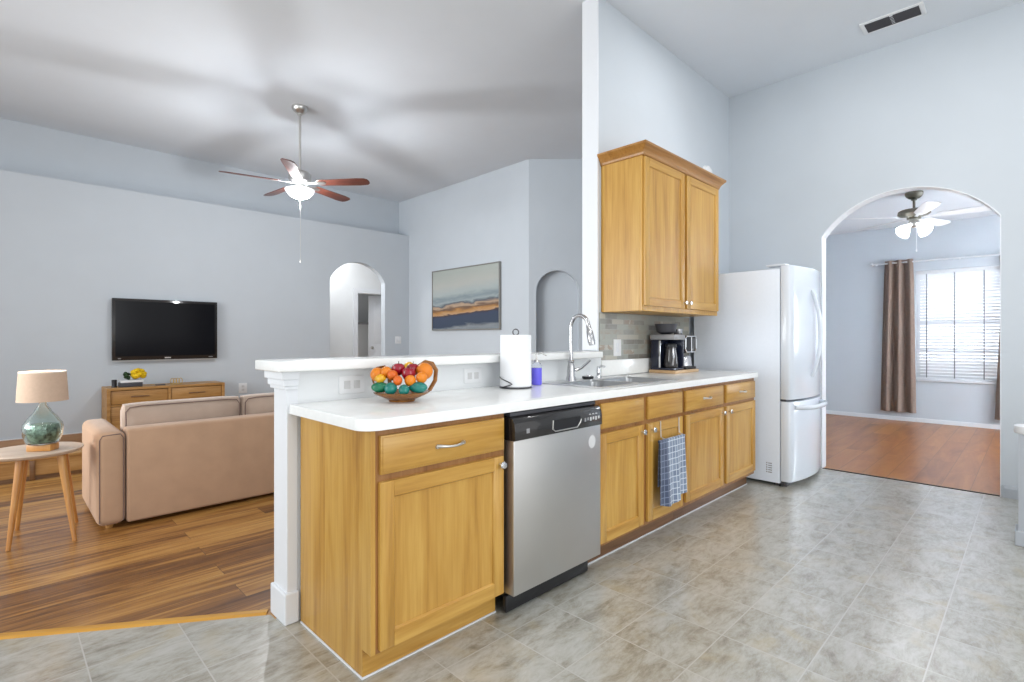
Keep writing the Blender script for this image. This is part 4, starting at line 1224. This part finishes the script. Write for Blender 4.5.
# credenza under the television
cz = thing('credenza', 'light brown wooden credenza with drawers under the television', 'credenza', (1.53, 7.64, 0))
X0, X1, Y0, Y1, ZT = 0.895, 2.115, 7.43, 7.845, 0.612
MB().box(X0, X1, Y0, Y1, ZT-0.028, ZT, 0.003).box(X0, X0+0.035, Y0, Y1, 0, ZT-0.028, 0.002).box(X1-0.035, X1, Y0, Y1, 0, ZT-0.028, 0.002).box(X0+0.035, X1-0.035, Y0+0.02, Y1, 0.06, 0.09).box(X0+0.035, X1-0.035, Y1-0.02, Y1, 0.09, ZT-0.028).box((X0+X1)/2-0.014, (X0+X1)/2+0.014, Y0+0.004, Y1-0.02, 0.09, ZT-0.028).box(X0+0.035, X1-0.035, Y0+0.006, Y1-0.02, 0.40, 0.42).build('case', M['walnut_x'], cz, False)
for a, b in ((X0+0.04, (X0+X1)/2-0.019), ((X0+X1)/2+0.019, X1-0.04)):
    dr = MB().box(a, b, Y0+0.012, Y0+0.03, 0.425, ZT-0.035, 0.002).build('drawer', M['walnut_x'], cz)
    m_ = (a+b)/2
    MB().box(m_-0.09, m_+0.09, Y0-0.004, Y0+0.012, 0.50, 0.512, 0.003).build('handle', M['oak_dark'], dr)
    dr = MB().box(a, b, Y0+0.012, Y0+0.03, 0.095, 0.395, 0.002).build('door', M['walnut_x'], cz)
    MB().box(m_-0.09, m_+0.09, Y0-0.004, Y0+0.012, 0.34, 0.352, 0.003).build('handle', M['oak_dark'], dr)
bk = thing('book_stack', 'dark flat books lying on the left of the credenza', 'books', (1.14, 7.6, ZT))
MB().box(1.03, 1.25, 7.53, 7.69, ZT+0.001, ZT+0.05, 0.003).build('cover', M['dark_grey'], bk)
MB().box(1.04, 1.26, 7.535, 7.685, ZT+0.051, ZT+0.078, 0.003).build('cover', M['white_plastic'], bk)
cd = thing('black_candle_holder', 'small black holder at the left end of the books on the credenza', 'holder', (0.985, 7.6, ZT))
MB().lathe([(0, ZT+0.001), (0.028, ZT+0.001), (0.024, ZT+0.02), (0.026, ZT+0.085), (0.02, ZT+0.088), (0, ZT+0.08)], (0.985, 7.6, 0), 18).build('body', M['black'], cd)
fl = thing('flower_bunch', 'yellow flower bunch with dark leaves lying on the books', 'flowers', (1.15, 7.6, ZT+0.078))
pt = MB()
rr_ = random.Random(3)
for k in range(34):
    th_, ph_ = rr_.uniform(0, 2*PI), rr_.uniform(0, 1)
    rx = 0.06*math.sqrt(1-ph_*ph_)
    pt.ball((1.215+rx*math.cos(th_), 7.6+0.055*math.sqrt(1-ph_*ph_)*math.sin(th_), ZT+0.105+0.09*ph_), rr_.uniform(0.024, 0.034), (1.1, 1, 0.8), 10)
pt.build('blooms', M['yellow_flower'], fl)
lf = MB()
for k in range(16):
    th_ = rr_.uniform(1.8, 4.4)
    c_ = Vector((1.14+0.05*math.cos(th_), 7.58+0.05*math.sin(th_), ZT+0.105+rr_.uniform(-0.015, 0.085)))
    lf.ball(c_, 0.03, (0.9, 0.35, 0.6), 8, rr_.uniform(0, 3))
lf.build('leaves', M['leaf'], fl)
go = thing('gold_ornament', 'small gold wire ornament in the middle of the credenza top', 'ornament', (1.60, 7.6, ZT))
ob = MB()
for k in range(4):
    cx_ = 1.565+0.03*k
    ob.tube([(cx_+0.02*math.cos(2*PI*q/14), 7.6, ZT+0.006+0.034+0.034*math.sin(2*PI*q/14)) for q in range(15)], 0.0045, 6)
ob.build('rings', M['gold'], go)
MB().box(1.54, 1.68, 7.585, 7.615, ZT+0.0005, ZT+0.006, 0.001).build('foot', M['gold'], go)
dsh = thing('remote_control', 'dark flat remote lying on the credenza left of the gold ornament', 'remote', (1.43, 7.55, ZT))
MB().box(1.38, 1.48, 7.53, 7.565, ZT+0.0005, ZT+0.014, 0.003).build('body', M['dark_grey'], dsh)

# television
tv = thing('television', 'black flat television mounted on the living room wall', 'television', (1.557, 7.83, 1.29))
MB().box(0.988, 2.126, 7.79, 7.835, 0.918, 1.672, 0.006).build('housing', M['black_gloss'], tv)
MB().box(1.02, 2.094, 7.7885, 7.79, 0.966, 1.64).build('screen', M['screen'], tv, False)
MB().box(1.0, 2.114, 7.80, 7.835, 0.905, 0.917, 0.003).build('bottom_trim', M['lightgrey'], tv)
MB().box(1.524, 1.59, 7.7880, 7.7905, 0.934, 0.948, 0.0005).build('logo_mark', M['lightgrey'], tv)
MB().box(1.045, 1.075, 7.7880, 7.7905, 0.936, 0.946, 0.0005).box(2.02, 2.07, 7.7880, 7.7905, 0.938, 0.945, 0.0005).build('marking', M['grey'], tv)
MB().box(1.35, 1.76, 7.835, 7.865, 1.1, 1.5).build('wall_mount', M['black'], tv, False)

# painting on the side wall
pa = thing('painting', 'framed abstract seascape painting on the living room side wall', 'painting', (5.225, 6.3, 1.318))
MB().box(5.19, 5.215, 5.49, 7.11, 1.327, 2.291).build('canvas', M['painting'], pa, False)
fm = MB()
fm.box(5.18, 5.224, 5.478, 5.494, 1.315, 2.303, 0.002).box(5.18, 5.224, 7.106, 7.122, 1.315, 2.303, 0.002).box(5.18, 5.224, 5.494, 7.106, 1.315, 1.331, 0.002).box(5.18, 5.224, 5.494, 7.106, 2.287, 2.303, 0.002)
fm.build('frame', M['frame_metal'], pa)

# hall closet door, ajar, and closet shelf
dr = MB()
LW = 0.72
dr.box(-LW, 0, 0, 0.035, 0.008, 2.03, 0.002)
for (a, b, c_, d_) in ((-LW+0.1, -LW/2-0.03, 0.25, 0.95), (-LW/2+0.03, -0.1, 0.25, 0.95), (-LW+0.1, -LW/2-0.03, 1.08, 1.9), (-LW/2+0.03, -0.1, 1.08, 1.9)):
    dr.box(a, b, -0.006, 0.0, c_, d_, 0.004)
do = dr.build('door_1', M['trim'], None)
do['kind'] = 'structure'
do['label'] = 'white panelled closet door standing ajar in the hall'
do.location = (5.92, 9.06, 0)
do.rotation_euler = (0, 0, -math.radians(20))
kn = MB().lathe([(0, 0), (0.012, 0), (0.01, 0.03), (0.028, 0.045), (0.03, 0.06), (0.02, 0.07), (0, 0.072)], (-LW+0.06, 0, 1.0), 20, 'y').build('door_handle', M['nickel'], None)
kn.parent = do
cs = thing('closet_shelf', 'grey wire shelf inside the hall closet', 'shelf', (5.3, 9.9, 1.5))
sw_ = MB().box(4.5, 6.0, 9.78, 10.1, 1.50, 1.512).box(4.5, 6.0, 9.77, 9.78, 1.47, 1.515)
for k in range(4):
    sw_.box(4.6+0.4*k, 4.615+0.4*k, 10.08, 10.1, 1.40, 1.50)
sw_.build('rack', M['grey'], cs, False)

# ------------------------------------------------------------------ ceiling fans
def ceiling_fan(name, label, loc, zblade, ceil, phase, blade_mat, metal, R, droptop, group, mw=1.0, mh=1.0):
    x, y = loc
    t = thing(name, label, 'ceiling fan', (x, y, ceil), group)
    MB().lathe([(0, ceil), (0.082, ceil), (0.084, ceil-0.012), (0.08, ceil-0.03), (0.068, ceil-0.05), (0.048, ceil-0.067), (0.028, ceil-0.073), (0.026, ceil-0.088), (0.02, ceil-0.09), (0, ceil-0.09)], (x, y, 0), 28).build('canopy', metal, t)
    MB().lathe([(0, ceil-0.0905), (0.0125, ceil-0.0905), (0.0125, zblade+0.14*mh), (0, zblade+0.14*mh)], (x, y, 0), 14).build('downrod', metal, t)
    zb = zblade
    MB().lathe([(0, zb+0.139*mh), (0.03, zb+0.139*mh), (0.035, zb+0.125*mh), (0.095, zb+0.115*mh), (0.112, zb+0.095*mh), (0.115, zb+0.04*mh), (0.1, zb+0.014*mh), (0.05, zb-0.012), (0.05, zb-0.03), (0, zb-0.03)], (x, y, 0), 32, scale=(mw, mw, 1)).build('motor_housing', metal, t)
    return t
def fan_blades(t, loc, zb, phase, R, mat, metal, pitch=-0.21):
    x, y = loc
    for k in range(5):
        a = phase + 2*PI*k/5
        tr_ = Matrix.Translation((x, y, zb)) @ Matrix.Rotation(a, 4, 'Z') @ Matrix.Rotation(pitch, 4, 'X')
        r0 = 0.2
        poly = [(r0, -0.048), (r0+0.04, -0.056), (R-0.12, -0.072), (R-0.04, -0.066), (R-0.008, -0.046), (R, -0.01), (R-0.004, 0.03), (R-0.03, 0.06), (R-0.12, 0.072), (r0+0.04, 0.056), (r0, 0.048)]
        # each blade keeps its own local frame so the grain runs along it
        b = MB().prism(poly, 'z', -0.004, 0.004, 0.002, 1)
        o = b.build('blade', mat, None)
        o.parent = t
        o.matrix_local = Matrix.Translation(-t.location) @ tr_
        i = MB().prism([(0.085, -0.016), (0.16, -0.012), (0.20, -0.038), (0.27, -0.03), (0.29, 0), (0.27, 0.03), (0.20, 0.038), (0.16, 0.012), (0.085, 0.016)], 'z', -0.0095, -0.0045, 0.0015, 1)
        i = i.build('bracket', metal, None)
        i.parent = o
FX, FY, FZ = 2.309, 5.543, 2.845
f1 = ceiling_fan('ceiling_fan', 'ceiling fan with red-brown wooden blades and lit glass bowl in the living room', (FX, FY), FZ, CEIL, 0, None, M['nickel'], 0.76, 0, 'ceiling fans')
fan_blades(f1, (FX, FY), FZ, math.radians(23), 0.76, M['fan_wood'], M['nickel'])
MB().lathe([(0, FZ-0.031), (0.045, FZ-0.031), (0.05, FZ-0.06), (0.02, FZ-0.075), (0.012, FZ-0.16), (0, FZ-0.16)], (FX, FY, 0), 24).build('light_fitter', M['nickel'], f1)
MB().lathe([(0.150, FZ-0.070), (0.150, FZ-0.078), (0.135, FZ-0.105), (0.10, FZ-0.14), (0.05, FZ-0.163), (0.012, FZ-0.17), (0.012, FZ-0.164), (0.05, FZ-0.157), (0.095, FZ-0.135), (0.130, FZ-0.102), (0.144, FZ-0.078), (0.144, FZ-0.070), (0.150, FZ-0.070)], (FX, FY, 0), 36).build('light_bowl', M['bowl_light'], f1)
MB().lathe([(0, FZ-0.1705), (0.012, FZ-0.1705), (0.008, FZ-0.19), (0, FZ-0.195)], (FX, FY, 0), 14).build('finial', M['nickel'], f1)
MB().tube([(FX+0.004, FY-0.004, FZ-0.19), (FX+0.004, FY-0.004, 2.03)], 0.0028, 6).lathe([(0, 2.03), (0.007, 2.027), (0.009, 2.012), (0.006, 1.995), (0, 1.99)], (FX+0.004, FY-0.004, 0), 12).build('pull_chain', M['nickel'], f1)
for k in range(3):
    a = 2*PI*k/3+0.4
    lamp('fan_bulb_light', 'POINT', (FX+0.055*math.cos(a), FY+0.055*math.sin(a), FZ-0.135), 13, (0.90, 0.95, 1), 0.022, (0, 0, 0), f1)

lamp('fan_bowl_light', 'POINT', (FX, FY, FZ-0.24), 50, (0.95, 0.975, 1), 0.04, (0, 0, 0), f1)

GX, GY, GZ = 7.21, 0.948, 2.535
f2 = ceiling_fan('ceiling_fan', 'ceiling fan with white blades and glass shade lights in the dining room', (GX, GY), GZ, 2.80, 0, None, M['bronze'], 0.66, 0, 'ceiling fans', 1.3, 0.62)
fan_blades(f2, (GX, GY), GZ-0.01, math.radians(128), 0.74, M['white_blade'], M['white_blade'], -0.2)
MB().lathe([(0, GZ-0.031), (0.045, GZ-0.031), (0.05, GZ-0.05), (0.06, GZ-0.08), (0.05, GZ-0.11), (0.02, GZ-0.125), (0, GZ-0.125)], (GX, GY, 0), 24).build('light_kit', M['nickel'], f2)
for k in range(4):
    a = math.radians(45+90*k+8)
    m_ = Matrix.Rotation(a, 4, 'Z') @ Matrix.Translation((0.065, 0, GZ-0.10)) @ Matrix.Rotation(-0.85, 4, 'Y')
    m_ = Matrix.Translation((GX, GY, 0)) @ m_
    t = MB().lathe([(0.022, 0.0), (0.026, -0.02), (0.045, -0.05), (0.062, -0.085), (0.066, -0.115), (0.063, -0.115), (0.058, -0.085), (0.041, -0.05), (0.022, -0.022), (0.018, 0.0), (0.022, 0.0)], (0, 0, 0), 24, mat=m_)
    t.build('light_shade', M['dining_shade'], f2)
    p_ = m_ @ Vector((0, 0, -0.10))
    lamp('fan_bulb_light', 'POINT', tuple(p_), 3, (0.95, 0.97, 1), 0.06, (0, 0, 0), f2)
MB().tube([(GX+0.01, GY-0.02, GZ-0.12), (GX+0.01, GY-0.02, 2.17)], 0.003, 6).lathe([(0, 2.17), (0.007, 2.167), (0.008, 2.15), (0, 2.14)], (GX+0.01, GY-0.02, 0), 12).build('pull_chain', M['white_blade'], f2)

# ------------------------------------------------------------------ dining room: blinds, curtains, rod
bl = thing('window_blinds', 'white horizontal slat blinds in the dining room window', 'blinds', (9.305, 0.70, WZ0))
sb = MB()
n_s = 34
for k in range(n_s):
    zc = 0.65+(2.07-0.65)*k/(n_s-1)
    sb.box(-0.024, 0.024, WY0+0.008, WY1-0.008, -0.0013, 0.0013, mat=Matrix.Translation((9.308, 0, zc)) @ Matrix.Rotation(0.95, 4, 'Y'))
sb.build('slats', M['thin_slat'], bl, False)
MB().box(9.282, 9.335, WY0+0.004, WY1-0.004, 2.09, 2.138, 0.003).build('head_rail', M['slat'], bl)
MB().box(9.285, 9.332, WY0+0.006, WY1-0.006, 0.617, 0.636, 0.003).build('bottom_rail', M['slat'], bl)
for yy in (1.08, 0.78, 0.48):
    MB().box(9.2805, 9.283, yy-0.006, yy+0.006, 0.637, 2.089).build('ladder_cord', M['cord'], bl, False)

def curtain(label, yt0, yt1, yb0, yb1, z0, z1, waves, seed):
    t = bmesh.new()
    nx, nz = waves*10, 18
    g = []
    for i in range(nx+1):
        row = []
        a = i/nx
        for j in range(nz+1):
            s = j/nz
            ya = yt0+(yt1-yt0)*a
            yb = yb0+(yb1-yb0)*a
            ph = seed+0.5*math.sin(a*3+seed)
            dep = 0.036+0.012*s
            row.append(t.verts.new((9.215+dep*math.sin(2*PI*waves*a+ph+0.25*s*math.sin(5*a+seed)), ya+(yb-ya)*(s**0.8), z1-(z1-z0)*s)))
        g.append(row)
    for i in range(nx):
        for j in range(nz):
            t.faces.new((g[i][j], g[i+1][j], g[i+1][j+1], g[i][j+1]))
    bmesh.ops.recalc_face_normals(t, faces=list(t.faces))
    bmesh.ops.solidify(t, geom=list(t.faces), thickness=0.003)
    return tag(MB().merge(t).build('curtain', M['curtain']), label, 'curtain', 'dining room curtains')
curtain('brown curtain panel hanging left of the dining room window', 1.555, 1.225, 1.61, 1.19, 0.13, 2.31, 3, 0.4)
curtain('brown curtain panel half hidden by the arch, right of the dining room window', 0.27, -0.05, 0.375, -0.10, 0.13, 2.29, 3, 1.7)
rd = thing('curtain_rod', 'white curtain rod above the dining room window', 'curtain rod', (9.215, 0.7, 2.27))
MB().tube([(9.215, 1.70, 2.272), (9.215, -0.3, 2.272)], 0.011, 12).build('rod', M['trim'], rd)
for yy in (1.66, 0.72, -0.24):
    MB().box(9.205, 9.28, yy-0.008, yy+0.008, 2.255, 2.28, 0.002).build('bracket', M['trim'], rd)
for yy in (1.71, -0.31):
    MB().ball((9.215, yy, 2.272), 0.022).build('finial', M['trim'], rd)
